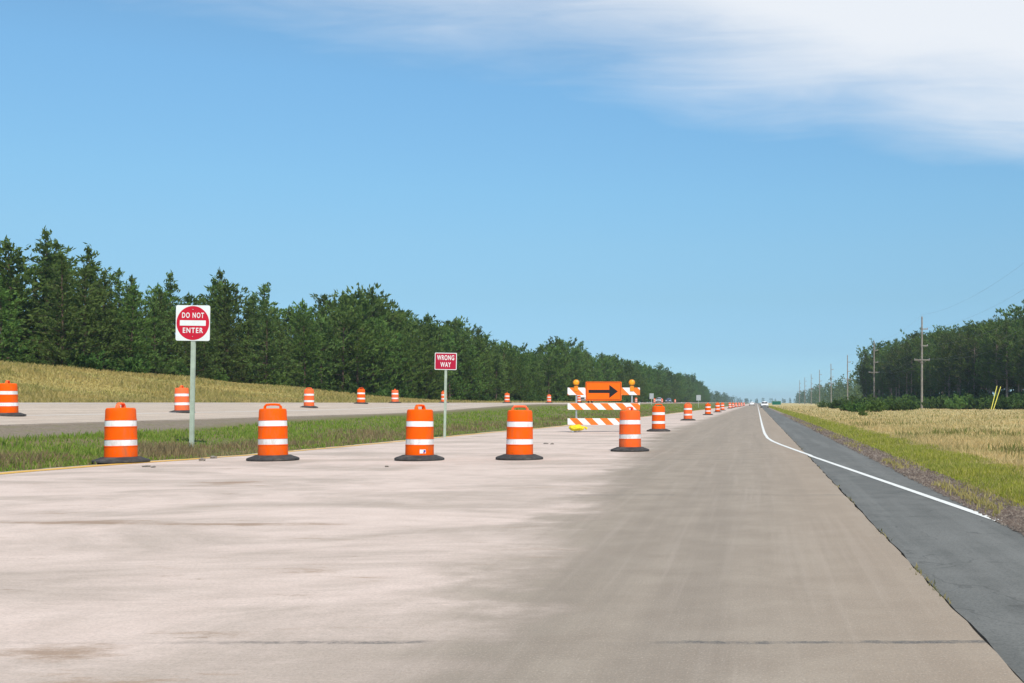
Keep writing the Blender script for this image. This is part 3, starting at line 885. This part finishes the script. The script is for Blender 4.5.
bm_obj('white_bar', bm, M['sign_white'], pan)
text_mesh('DO NOT', sz*.205, 'lettering', M['sign_white'], pan, (0, -.005, zc + sz*.21), sz*.64, .004, 1.25)
text_mesh('ENTER', sz*.205, 'lettering', M['sign_white'], pan, (0, -.005, zc - sz*.215), sz*.59, .004, 1.25)
bolts(pan, (zc + sz*.38, zc - sz*.38), -.004)

# WRONG WAY
D = HC * F / (437.5 - VY) ; X = (444.3 - VX) / F * D
t = empty('wrong_way_sign', (X, D, gzf(X, D))); t.rotation_euler = (0, R(1.1), R(-3))
tag(t, 'deep red rectangular sign reading WRONG WAY on a thin grey post', 'road sign')
sc = D / F; zc = (VY - 361.3) * sc + HC - gzf(X, D); sw, shh = 22.3 * sc, 17 * sc
channel_post(t, zc + shh * .42, .075, .04)
bm = bmesh.new(); plate(bm, rrect(sw, shh, .03), zc, 0, .004, 0, 1)
pan = bm_obj('sign_panel', bm, [M['sign_white'], M['sign_back']], t)
bm = bmesh.new(); plate(bm, rrect(sw - .045, shh - .045, .022), zc, -.0025, -.001)
bm_obj('red_field', bm, M['sign_maroon'], pan)
text_mesh('WRONG', shh*.40, 'lettering', M['sign_white'], pan, (0, -.005, zc + shh*.2), sw*.78, .004, 1.15)
text_mesh('WAY', shh*.40, 'lettering', M['sign_white'], pan, (0, -.005, zc - shh*.21), sw*.48, .004, 1.15)

# small far signs seen from behind / far right green sign
for x, D, y0, y1, w, l in ((651.6, 194, 393.4, 399, .72, 'small grey sign back beyond the median, just right of the barricade'),
                          (698.6, 236, 395, 400.5, .95, 'small pale grey sign back above the line of far drums')):
    X = (x - VX) / F * D; z = gzf(X, D); sc = D / F
    t = empty('road_sign', (X, D, z), R(random.uniform(-10, 10))); tag(t, l, 'road sign')
    zt, zb = (VY - y0) * sc + HC - z, (VY - y1) * sc + HC - z
    channel_post(t, zt - .1, .08, .05)
    bm = bmesh.new(); plate(bm, rrect(w, zt - zb, .04), (zt + zb) / 2, 0, .005); bm_obj('sign_panel', bm, M['sign_back'], t)
D = 330; X = (776.5 - VX) / F * D; z = gzf(X, D)
t = empty('highway_sign', (X, D, z)); tag(t, 'small far green highway sign on two posts beside the right verge', 'highway sign')
for s in (-.9, .9):
    bm = bmesh.new(); box(bm, s - .05, s + .05, .01, .11, -.3, 1.5, .01); bm_obj('post', bm, M['galv'], t)
bm = bmesh.new(); plate(bm, rrect(2.7, 1.15, .08), 1.15, 0, .008, 0, 1); pan = bm_obj('sign_panel', bm, [M['sign_green'], M['sign_back']], t)
bm = bmesh.new()
for a, b in (((-1.3, -.53), (1.3, -.50)), ((-1.3, .50), (1.3, .53)), ((-1.3, -.498), (-1.27, .498)), ((1.27, -.498), (1.3, .498))):
    box(bm, a[0], b[0], -.004, -.002, 1.15 + a[1], 1.15 + b[1])
bm_obj('border', bm, M['sign_white'], pan)

# ------------------------------------------------------------------ barricade
def stripe_mat():
    m = N('barricade_stripes'); p = m.sep(m.pos())
    f = m.math('FRACT', m.math('DIVIDE', m.math('ADD', m.math('ADD', p[0], p[2]), 3.02), .62))
    k = m.math('GREATER_THAN', f, .5)
    n = m.noise(m.pos(), 6, 6, .7)
    c = m.mix(k, (.82, .81, .79), (.86, .19, .02))
    c = m.mix(m.rng(n, .55, .75, 0, .3), c, (.4, .33, .27))
    return m.princ(c, .4, 0, .4)
SM = stripe_mat()
D = 46.0; X = (603.8 - VX) / F * D; sc = D / F
bar = empty('barricade', (X, D, .004)); bar.rotation_euler = (0, 0, R(-2))
tag(bar, 'orange and white striped three rail barricade with black arrow sign and amber lights', 'barricade')
zpx = lambda y: (VY - y) * sc + HC
for y0, y1 in ((387.7, 395.2), (403.4, 409.9), (418.4, 425.0)):
    bm = bmesh.new(); box(bm, -1.48, 1.48, -.03, .0, zpx(y1), zpx(y0), .006)
    bm_obj('striped_rail', bm, SM, bar)
for s in (-1.13, 1.15):
    bm = bmesh.new(); box(bm, s - .03, s + .03, .002, .062, .06, zpx(387), .004); bm_obj('upright', bm, M['galv'], bar)
    bm = bmesh.new(); box(bm, s - .035, s + .035, -.75, .75, .0, .06, .005)
    tube(bm, [(s, .6, .06), (s, .06, .75)], .018, 6); bm_obj('skid_foot', bm, M['galv'], bar)
# arrow sign on the barricade
asx0, asx1, az0, az1 = (585.8 - 603.8) * sc, (621.8 - 603.8) * sc, zpx(400.7), zpx(381.8)
w, h = asx1 - asx0, az1 - az0; cx, cz = (asx0 + asx1) / 2, (az0 + az1) / 2
bm = bmesh.new(); plate(bm, [(x + cx, q) for x, q in rrect(w, h, .04)], cz, -.05, -.045, 0, 1)
pan = bm_obj('arrow_sign', bm, [M['sign_orange'], M['sign_back']], bar)
bm = bmesh.new()
arrow = [(-.42*w, -.085*h), (.16*w, -.085*h), (.16*w, -.345*h), (.40*w, 0), (.16*w, .345*h), (.16*w, .085*h), (-.42*w, .085*h)]
plate(bm, [(x + cx, q) for x, q in arrow], cz - .01, -.0535, -.052)
bm_obj('arrow', bm, M['sign_black'], pan)
bm = bmesh.new()
iw, ih, th = w/2 - .035, h/2 - .035, .014
for a in ((-iw, iw, ih - th, ih), (-iw, iw, -ih, -ih + th), (-iw, -iw + th, -ih + th, ih - th), (iw - th, iw, -ih + th, ih - th)):
    box(bm, a[0] + cx, a[1] + cx, -.0535, -.052, a[2] + cz, a[3] + cz)
bm_obj('border', bm, M['sign_black'], pan)
for s in (-1.13, 1.15):
    zl = zpx(382.2)
    bm = bmesh.new(); box(bm, s - .08, s + .08, -.05, .04, zpx(391.5), zpx(386.2), .02)
    hs = bm_obj('warning_light', bm, M['amber_body'], bar)
    bm = bmesh.new(); lathe(bm, [(.11, -.055), (.125, -.04), (.125, .04), (.11, .055)], 28)
    bm.transform(Matrix.Translation((s, 0, zl - .02)) @ Matrix.Rotation(R(90), 4, 'X')); bm_obj('lens_ring', bm, M['amber_body'], hs, 40)
    bm = bmesh.new()
    lathe(bm, [(.105, .05), (.1, .062), (.07, .074), (.03, .08)], 28)
    bm.transform(Matrix.Translation((s, 0, zl - .02)) @ Matrix.Rotation(R(90), 4, 'X')); bm_obj('lens', bm, M['amber'], hs, 60)
# sandbag lying on the left skid
def sandbag(x, y, z, rz, label):
    bm = bmesh.new()
    bmesh.ops.create_icosphere(bm, subdivisions=4, radius=1)
    rs = np.random.default_rng(3)
    for v in bm.verts:
        c = v.co
        sx = math.copysign(abs(c.x) ** .7, c.x); sy = math.copysign(abs(c.y) ** .75, c.y)
        wr = 1 + .05 * math.sin(c.x * 9 + c.y * 5) + .04 * math.sin(c.y * 13 - c.z * 7)
        zz = c.z * .13 * (1 - .35 * abs(c.x) ** 3) + .02 * math.sin(c.x * 6)
        sag = .0 if zz > 0 else .05
        v.co = Vector((sx * .30 * wr, sy * .2 * wr, max(zz, -.11)))
    o = bm_obj('sandbag', bm, M['sandbag'], None, 60)
    o.location = (x, y, z); o.rotation_euler = (0, 0, rz)
    bm = bmesh.new(); tube(bm, [(.27, 0, .02), (.34, .01, .03), (.42, .05, -.03)], [.05, .028, .06], 8)
    bm_obj('tied_neck', bm, M['sandbag'], o, 50)
    return tag(o, label, 'sandbag')
sandbag(X - 1.05, D - .45, .175, R(12), 'yellow sandbag weighing down the left foot of the striped barricade')

# ------------------------------------------------------------------ utility poles and wires
PX, PH = 31.5, 17.6
pys = [128 + 88 * k for k in range(9)]
ARMS = [(15.2, 0.1, 1.1), (12.0, .1, 1.1), (9.3, -1.5, 1.5)]
def make_pole():
    t = empty('utility_pole', (0, 0, 0))
    bm = bmesh.new(); tube(bm, [(0, 0, -.5), (0, 0, 6), (0, 0, 12), (0, 0, PH)], [.23, .205, .18, .145], 12); bm_obj('pole_shaft', bm, M['pole'], t, 40)
    for z, a, b in ARMS:
        bm = bmesh.new(); box(bm, a, b, -.26, -.14, z - .1, z + .1, .01)
        if a < 0:
            for s in (-1, 1): tube(bm, [(s * .9, -.2, z - .07), (0, -.2, z - .75)], .025, 6)
        arm = bm_obj('crossarm', bm, M['pole'], t)
        for xx in ((b - .1,) if a > 0 else (a + .12, b - .12)):
            bm = bmesh.new(); lathe(bm, [(.03, 0), (.09, .02), (.05, .07), (.09, .1), (.05, .15), (.09, .18), (.03, .24)], 10)
            bm.transform(Matrix.Translation((xx, -.2, z + .07))); bm_obj('insulator', bm, M['insul'], arm)
    bm = bmesh.new(); tube(bm, [(0, 0, PH - .1), (0, 0, PH + .35)], .02, 6); bm_obj('top_pin', bm, M['galv'], t)
    return t
pole0 = make_pole()
pn = ['nearest utility pole of the line, tallest in the picture, before the right woods', 'second nearest utility pole, before the left end of the right woods',
      'third nearest utility pole, left of the right woods', 'fourth nearest utility pole of the line', 'fifth nearest utility pole of the line',
      'sixth nearest utility pole of the line', 'seventh nearest utility pole, small and hazy', 'last utility pole visible, smallest of the line']
for k, y in enumerate(pys[1:]):
    o = pole0 if k == 0 else copy_tree(pole0)
    o.location = (PX + random.uniform(-.3, .3) * (k > 0), y, gzf(PX, y)); o.rotation_euler = (R(random.uniform(-.3, .3)), R(random.uniform(-.4, .4)), 0)
    tag(o, pn[k], 'utility pole', 'utility poles along the right verge')
for xo, z, l in ((0, PH + .35, 'topmost thin overhead wire above the utility poles'), (1.0, 15.5, 'overhead wire on the upper short crossarms'),
                 (1.0, 12.3, 'overhead wire on the middle short crossarms'), (-1.38, 9.6, 'overhead wire on the road side of the wide lower crossarms'),
                 (1.38, 9.6, 'overhead wire on the woods side of the wide lower crossarms')):
    pts = []
    for a, b in zip(pys, pys[1:]):
        for q in range(10):
            u = q / 10; pts.append((PX + xo, a + (b - a) * u - .2, z - 1.3 * 4 * u * (1 - u)))
    bm = bmesh.new(); tube(bm, pts, .008, 5)
    o = tag(bm_obj('overhead_wire', bm, M['wire']), l, 'overhead wire', 'wires strung along the utility poles')
# guy wire markers
for (x0, y0), (x1, y1), l in (((991, 402), (998.3, 385.8), 'left one of two leaning yellow guy markers before the right woods'), ((993.2, 402), (1002, 386.5), 'right one of two leaning yellow guy markers before the right woods')):
    D = 185; sc = D / F
    a = Vector(((x0 - VX) * sc, D, gzf((x0 - VX) * sc, D) - .1)); b = Vector(((x1 - VX) * sc, D + 1.0, (VY - y1) * sc + HC))
    bm = bmesh.new(); tube(bm, [a, b], .06, 8); tag(bm_obj('guy_marker', bm, M['guy']), l, 'guy marker', 'yellow guy wire markers')

# ------------------------------------------------------------------ vehicles (front towards -Y)
def loft(bm, st, nseg=5):
    """stations: (y, half width bottom, half width top, z0, z1)"""
    rings = []
    for y, wb, wt, z0, z1 in st:
        r = min(.12, (z1 - z0) * .3)
        pts = [(-wb, z0 + r * .5), (-wb + r * .5, z0), (wb - r * .5, z0), (wb, z0 + r * .5), (wb + (wt - wb) * .6, z0 + (z1 - z0) * .6), (wt, z1 - r), (wt - r, z1 - r * .12), (0, z1 + .015), (-wt + r, z1 - r * .12), (-wt, z1 - r), (-wb - (wt - wb) * .6, z0 + (z1 - z0) * .6)]
        rings.append([bm.verts.new((x, y, z)) for x, z in pts])
    n = len(rings[0])
    for a, b in zip(rings, rings[1:]):
        for k in range(n): bm.faces.new((a[k], a[(k+1) % n], b[(k+1) % n], b[k]))
    bm.faces.new(rings[0][::-1]); bm.faces.new(rings[-1])

def quad_panel(bm, pts, th=.015):
    v = [bm.verts.new(p) for p in pts]; f = bm.faces.new(v)
    r = bmesh.ops.extrude_face_region(bm, geom=[f]); nv = [g for g in r['geom'] if isinstance(g, bmesh.types.BMVert)]
    f.normal_update()
    for q in nv: q.co += f.normal * -th

def vehicle(name, kind, paint, label, cat, loc, rz=0.0):
    t = empty(name, loc, rz); tag(t, label, cat)
    if kind == 'sedan':
        Ln, W, wb = 4.6, .9, 1.38
        body = [(-2.3, .72, .66, .38, .62), (-2.2, .84, .76, .26, .74), (-1.7, .9, .84, .22, .88), (-1.0, .9, .86, .22, .95), (1.3, .9, .86, .22, .98), (1.9, .88, .82, .24, .98), (2.2, .82, .76, .3, .92), (2.3, .74, .7, .42, .8)]
        cab = [(-1.05, .8, .72, .9, .94), (-.35, .8, .62, .9, 1.40), (.4, .8, .62, .9, 1.45), (1.0, .8, .61, .9, 1.38), (1.75, .8, .7, .9, .98)]
        win = [(-1.0, -.4, .97, 1.36)]
        wr, zroof = .33, 1.4
    elif kind == 'van':
        body = [(-2.6, .8, .74, .4, .9), (-2.5, .92, .84, .28, 1.05), (-1.9, .97, .92, .25, 1.2), (-1.2, .97, .92, .25, 1.25), (2.5, .97, .92, .25, 1.25), (2.6, .93, .88, .3, 1.22)]
        cab = [(-1.75, .9, .78, 1.15, 1.22), (-.9, .92, .76, 1.15, 2.02), (-.2, .93, .78, 1.15, 2.12), (2.3, .93, .78, 1.15, 2.12), (2.55, .9, .76, 1.15, 2.05)]
        wb, wr = 1.65, .36
    else:
        body = [(-2.75, .82, .78, .5, 1.0), (-2.65, .96, .88, .38, 1.12), (-2.0, 1.0, .94, .34, 1.2), (-1.2, 1.0, .95, .34, 1.24), (2.6, 1.0, .95, .36, 1.24), (2.75, .96, .92, .45, 1.2)]
        cab = [(-1.35, .9, .82, 1.15, 1.22), (-.65, .9, .74, 1.15, 1.84), (0, .9, .74, 1.15, 1.92), (.9, .9, .74, 1.15, 1.88), (1.15, .9, .8, 1.15, 1.25)]
        wb, wr = 1.8, .4
    bm = bmesh.new(); loft(bm, body); loft(bm, cab)
    bo = bm_obj('body', bm, paint, t, 40)
    # windscreen
    c0, c1 = cab[0], cab[1]; ce0, ce1 = cab[-1], cab[-2]
    e = .035
    def scr(a, b, sgn):
        return [(-a[2]*.9, a[0] + sgn*e, a[4] + e), (a[2]*.9, a[0] + sgn*e, a[4] + e), (b[2]*.86, b[0] + sgn*e, b[4] - .05), (-b[2]*.86, b[0] + sgn*e, b[4] - .05)]
    bm = bmesh.new(); quad_panel(bm, scr(c0, c1, -1)); bm_obj('windscreen', bm, M['glass'], t)
    bm = bmesh.new()
    if kind == 'van': quad_panel(bm, [(-.7, 2.585, 1.45), (.7, 2.585, 1.45), (.66, 2.575, 1.95), (-.66, 2.575, 1.95)])
    else: quad_panel(bm, scr(ce0, ce1, 1))
    bm_obj('rear_window', bm, M['glass'], t)
    for s in (-1, 1):
        ya, yb = c1[0] - .2, (ce1[0] if kind != 'van' else .6)
        zlo, zhi = c1[3] + .12, c1[4] - .1
        bm = bmesh.new(); quad_panel(bm, [(s*(c1[1] - .0), ya - .2, zlo), (s*(c1[1] - .0), yb + .1, zlo), (s*(c1[2] + .05), yb - .05, zhi), (s*(c1[2] + .05), ya + .3, zhi)]); bm_obj('side_window', bm, M['glass'], t)
        yf = body[0][0]; zf = (body[0][3] + body[0][4]) / 2 + .1
        bm = bmesh.new(); box(bm, s*.62 - .16, s*.62 + .16, yf - .05, yf + .2, zf - .07, zf + .1, .03); bm_obj('headlight', bm, M['lamp'], t)
        yk = body[-1][0]; zk = body[-1][4] - .15
        bm = bmesh.new(); box(bm, s*.72 - .1, s*.72 + .1, yk - .2, yk + .03, zk - .14, zk + .1, .03); bm_obj('tail_light', bm, M['tail'], t)
        bm = bmesh.new(); box(bm, s*1.0 - .1, s*1.0 + .1, c0[0] + .15, c0[0] + .27, c0[4] + .05, c0[4] + .22, .03); bm_obj('wing_mirror', bm, paint, t)
        for yy in (-wb, wb):
            bm = bmesh.new(); lathe(bm, [(wr*.6, -.11), (wr*.93, -.11), (wr, -.08), (wr, .08), (wr*.93, .11), (wr*.6, .11)], 24)
            bm.transform(Matrix.Translation((s*(body[2][1] - .1), yy, wr)) @ Matrix.Rotation(R(90), 4, 'Y')); wh = bm_obj('wheel', bm, M['tyre'], t, 40)
            bm = bmesh.new(); lathe(bm, [(wr*.58, -.115), (wr*.5, -.09), (.05, -.1), (.05, .1), (wr*.5, .09), (wr*.58, .115)], 18)
            bm.transform(Matrix.Translation((s*(body[2][1] - .095), yy, wr)) @ Matrix.Rotation(R(90), 4, 'Y')); bm_obj('rim', bm, M['rim'], wh, 40)
    yf = body[0][0]; zf = (body[0][3] + body[0][4]) / 2
    bm = bmesh.new(); box(bm, -.42, .42, yf - .03, yf + .1, zf - .12, zf + .1, .02); bm_obj('grille', bm, M['sign_black'], t)
    bm = bmesh.new(); box(bm, -.8, .8, yf - .06, yf + .12, body[0][3] - .05, body[0][3] + .1, .03); bm_obj('bumper', bm, M['chrome'], t)
    return t
def onfar(x, L): D = L * F / (VX - x); return (-L, D, gzf(-L, D) + .035)
vehicle('pickup_truck', 'pickup', M['car_white'], 'white pickup truck on the far carriageway, partly hidden by the arrow sign', 'pickup truck', onfar(584.5, 26.8))
vehicle('parked_car', 'sedan', M['car_silver'], 'tiny silver car facing us on far carriageway, left of the dark car', 'car', onfar(659, 28))
vehicle('parked_car', 'sedan', M['car_blue'], 'tiny dark blue car on the far carriageway, right of the silver one', 'car', onfar(668.5, 28.5))
vehicle('car', 'sedan', M['car_white'], 'white car far down the road just right of the white edge line', 'car', (1.75, 262, 0.004), 0)
vehicle('car', 'sedan', M['car_white'], 'tiny white car far ahead on the road centre, left of the other white car', 'car', (-1.9, 420, .004), math.pi)

# ------------------------------------------------------------------ loose bits of broken asphalt on the road
def chunk(x, y, r, seed, label):
    bm = bmesh.new(); bmesh.ops.create_icosphere(bm, subdivisions=2, radius=1)
    rs = np.random.default_rng(seed); ph = rs.uniform(0, 6, 6)
    for v in bm.verts:
        c = v.co.copy(); k = 1 + .25 * math.sin(3 * c.x + ph[0]) + .22 * math.sin(4 * c.y + ph[1]) + .15 * math.sin(5 * c.z + ph[2])
        v.co = Vector((c.x * r * k * 1.5, c.y * r * k, max(c.z * r * k * .6, -r * .25)))
    D = HC * F / (y - VY); X = (x - VX) / F * D
    o = bm_obj('asphalt_chunk', bm, M['stone'], None, 35); o.location = (X, D, r * .22 + .003); o.rotation_euler = (0, 0, rs.uniform(0, 6))
    tag(o, label, 'asphalt chunk', 'broken asphalt lumps on the road')
for i, (x, y, r, l) in enumerate([(146, 467, .04, 'dark asphalt lump at right foot of the leftmost front drum'), (153, 467.5, .035, 'dark asphalt lump farther right of the leftmost front drum base'),
        (202, 461, .06, 'pale lump by the foot of the DO NOT ENTER post, left one'), (214, 458.5, .06, 'pale lump by the foot of the DO NOT ENTER post, right one'),
        (387, 467, .035, 'small dark lump left of the drum with a sticker'), (546, 444, .05, 'small dark lump before the yellow sandbag, left one'), (552, 444.3, .04, 'small dark lump before the yellow sandbag, right one')]):
    chunk(x, y, r, i, l)

# ------------------------------------------------------------------ haze
bm = bmesh.new(); box(bm, -3150, 3150, -200, 3150, -1.6, 26)
hz = bm_obj('haze', bm, None)
hm = bpy.data.materials.new('haze_air'); hm.use_nodes = True
ht = hm.node_tree; ht.nodes.clear(); ho = ht.nodes.new('ShaderNodeOutputMaterial'); pv = ht.nodes.new('ShaderNodeVolumePrincipled')
pv.inputs['Color'].default_value = (.66, .85, 1, 1); pv.inputs['Density'].default_value = .0002; pv.inputs['Anisotropy'].default_value = .2
ht.links.new(pv.outputs[0], ho.inputs['Volume'])
hz.data.materials.append(hm); tag(hz, kind='stuff', label='thin pale summer haze over the whole road', cat='haze')

# ------------------------------------------------------------------ sky, sun
SUN_EL, SUN_AZ = R(50), R(152)       # azimuth clockwise from +Y (view direction): behind and to the right
sd = Vector((math.sin(SUN_AZ) * math.cos(SUN_EL), math.cos(SUN_AZ) * math.cos(SUN_EL), math.sin(SUN_EL)))
sl = bpy.data.lights.new('Sun', 'SUN'); sl.energy = 3.5; sl.angle = R(.5); sl.color = (1, .94, .83)
so = bpy.data.objects.new('Sun', sl); COL.objects.link(so); so.rotation_euler = (-sd).to_track_quat('-Z', 'Y').to_euler(); so.location = (20, -20, 40)

W = bpy.data.worlds.new('World'); S.world = W; W.use_nodes = True
class WN(N):
    def __init__(s, tree): s.t = tree
wt = W.node_tree; wt.nodes.clear(); w = WN(wt)
out = w.n('ShaderNodeOutputWorld'); bg = w.n('ShaderNodeBackground'); bg.inputs[1].default_value = .12
sky = w.n('ShaderNodeTexSky', sky_type='NISHITA'); sky.sun_disc = False
sky.sun_elevation = SUN_EL; sky.sun_rotation = SUN_AZ
sky.altitude = 300; sky.air_density = 1.0; sky.dust_density = .25; sky.ozone_density = 1.6
tc = w.n('ShaderNodeTexCoord'); s3 = w.sep(tc.outputs['Generated'])
yy = w.math('MAXIMUM', s3[1], .08)
u = w.math('DIVIDE', s3[0], yy); v = w.math('DIVIDE', s3[2], yy)
cb = w.n('ShaderNodeCombineXYZ'); w.L(u, cb.inputs[0]); w.L(v, cb.inputs[1])
uv = cb.outputs[0]
n1 = w.noise(uv, 1, 5, .5, stretch=(3.0, 13, 1), dist=.5, off=(.3, 1.2, 0))
n2 = w.noise(uv, 1, 9, .62, stretch=(6, 46, 1), dist=.8, off=(2, .5, 0))
ve = w.math('SUBTRACT', v, w.math('SUBTRACT', .275, w.math('MULTIPLY', u, .21)))
ve = w.math('ADD', ve, w.math('MULTIPLY', w.math('SUBTRACT', n1, .5), .11))
ve = w.math('ADD', ve, w.math('MULTIPLY', w.math('SUBTRACT', n2, .5), .06))
mask = w.rng(ve, -.06, .085)
mask = w.math('MULTIPLY', mask, w.rng(u, -.55, .05, .55, .98))
mask = w.math('MULTIPLY', mask, w.rng(s3[1], .2, .6))
mask = w.math('MAXIMUM', mask, .035)
hs = w.n('ShaderNodeHueSaturation'); w.L(sky.outputs[0], hs.inputs['Color']); hs.inputs['Saturation'].default_value = 1.0; hs.inputs['Value'].default_value = 1.0
cr = w.n('ShaderNodeValToRGB'); w.L(s3[2], cr.inputs[0]); el = cr.color_ramp.elements
for q, (ps, c_) in enumerate([(0, (.45, .65, .95)), (.02, (.38, .585, .86)), (.046, (.37, .53, .74)), (.091, (.45, .60, .71)), (.135, (.54, .72, .78)), (.179, (.59, .83, .87)), (.262, (.66, .97, 1.02)), (.4, (.72, 1, 1.02))]):
    e_ = el[q] if q < 2 else el.new(ps)
    e_.position = ps; k_ = (.76 + .07 * min(1, ps / .2), .86, .93 - .05 * min(1, ps / .1)); e_.color = (c_[0] * k_[0], c_[1] * k_[1], c_[2] * k_[2], 1)
clear = w.mix(1.0, hs.outputs[0], cr.outputs[0], 'MULTIPLY')
w.L(w.mix(mask, clear, (5.1, 5.35, 5.7)), bg.inputs[0]); w.L(bg.outputs[0], out.inputs[0])

# ------------------------------------------------------------------ camera
cd = bpy.data.cameras.new('Camera'); cam = bpy.data.objects.new('Camera', cd); COL.objects.link(cam)
cam.location = (0, 0, HC); cam.rotation_euler = (R(90), 0, 0)
cd.sensor_fit = 'HORIZONTAL'; cd.sensor_width = 36; cd.lens = F / 1024 * 36
cd.shift_x = -(VX - 512) / 1024; cd.shift_y = (VY - 341.5) / 1024
cd.clip_start = .05; cd.clip_end = 12000
S.camera = cam
S.render.resolution_x, S.render.resolution_y = 1024, 683
S.view_settings.view_transform = 'Standard'; S.view_settings.look = 'None'
S.view_settings.gamma = 1; S.view_settings.exposure = 0.48
S.view_settings.use_curve_mapping = False
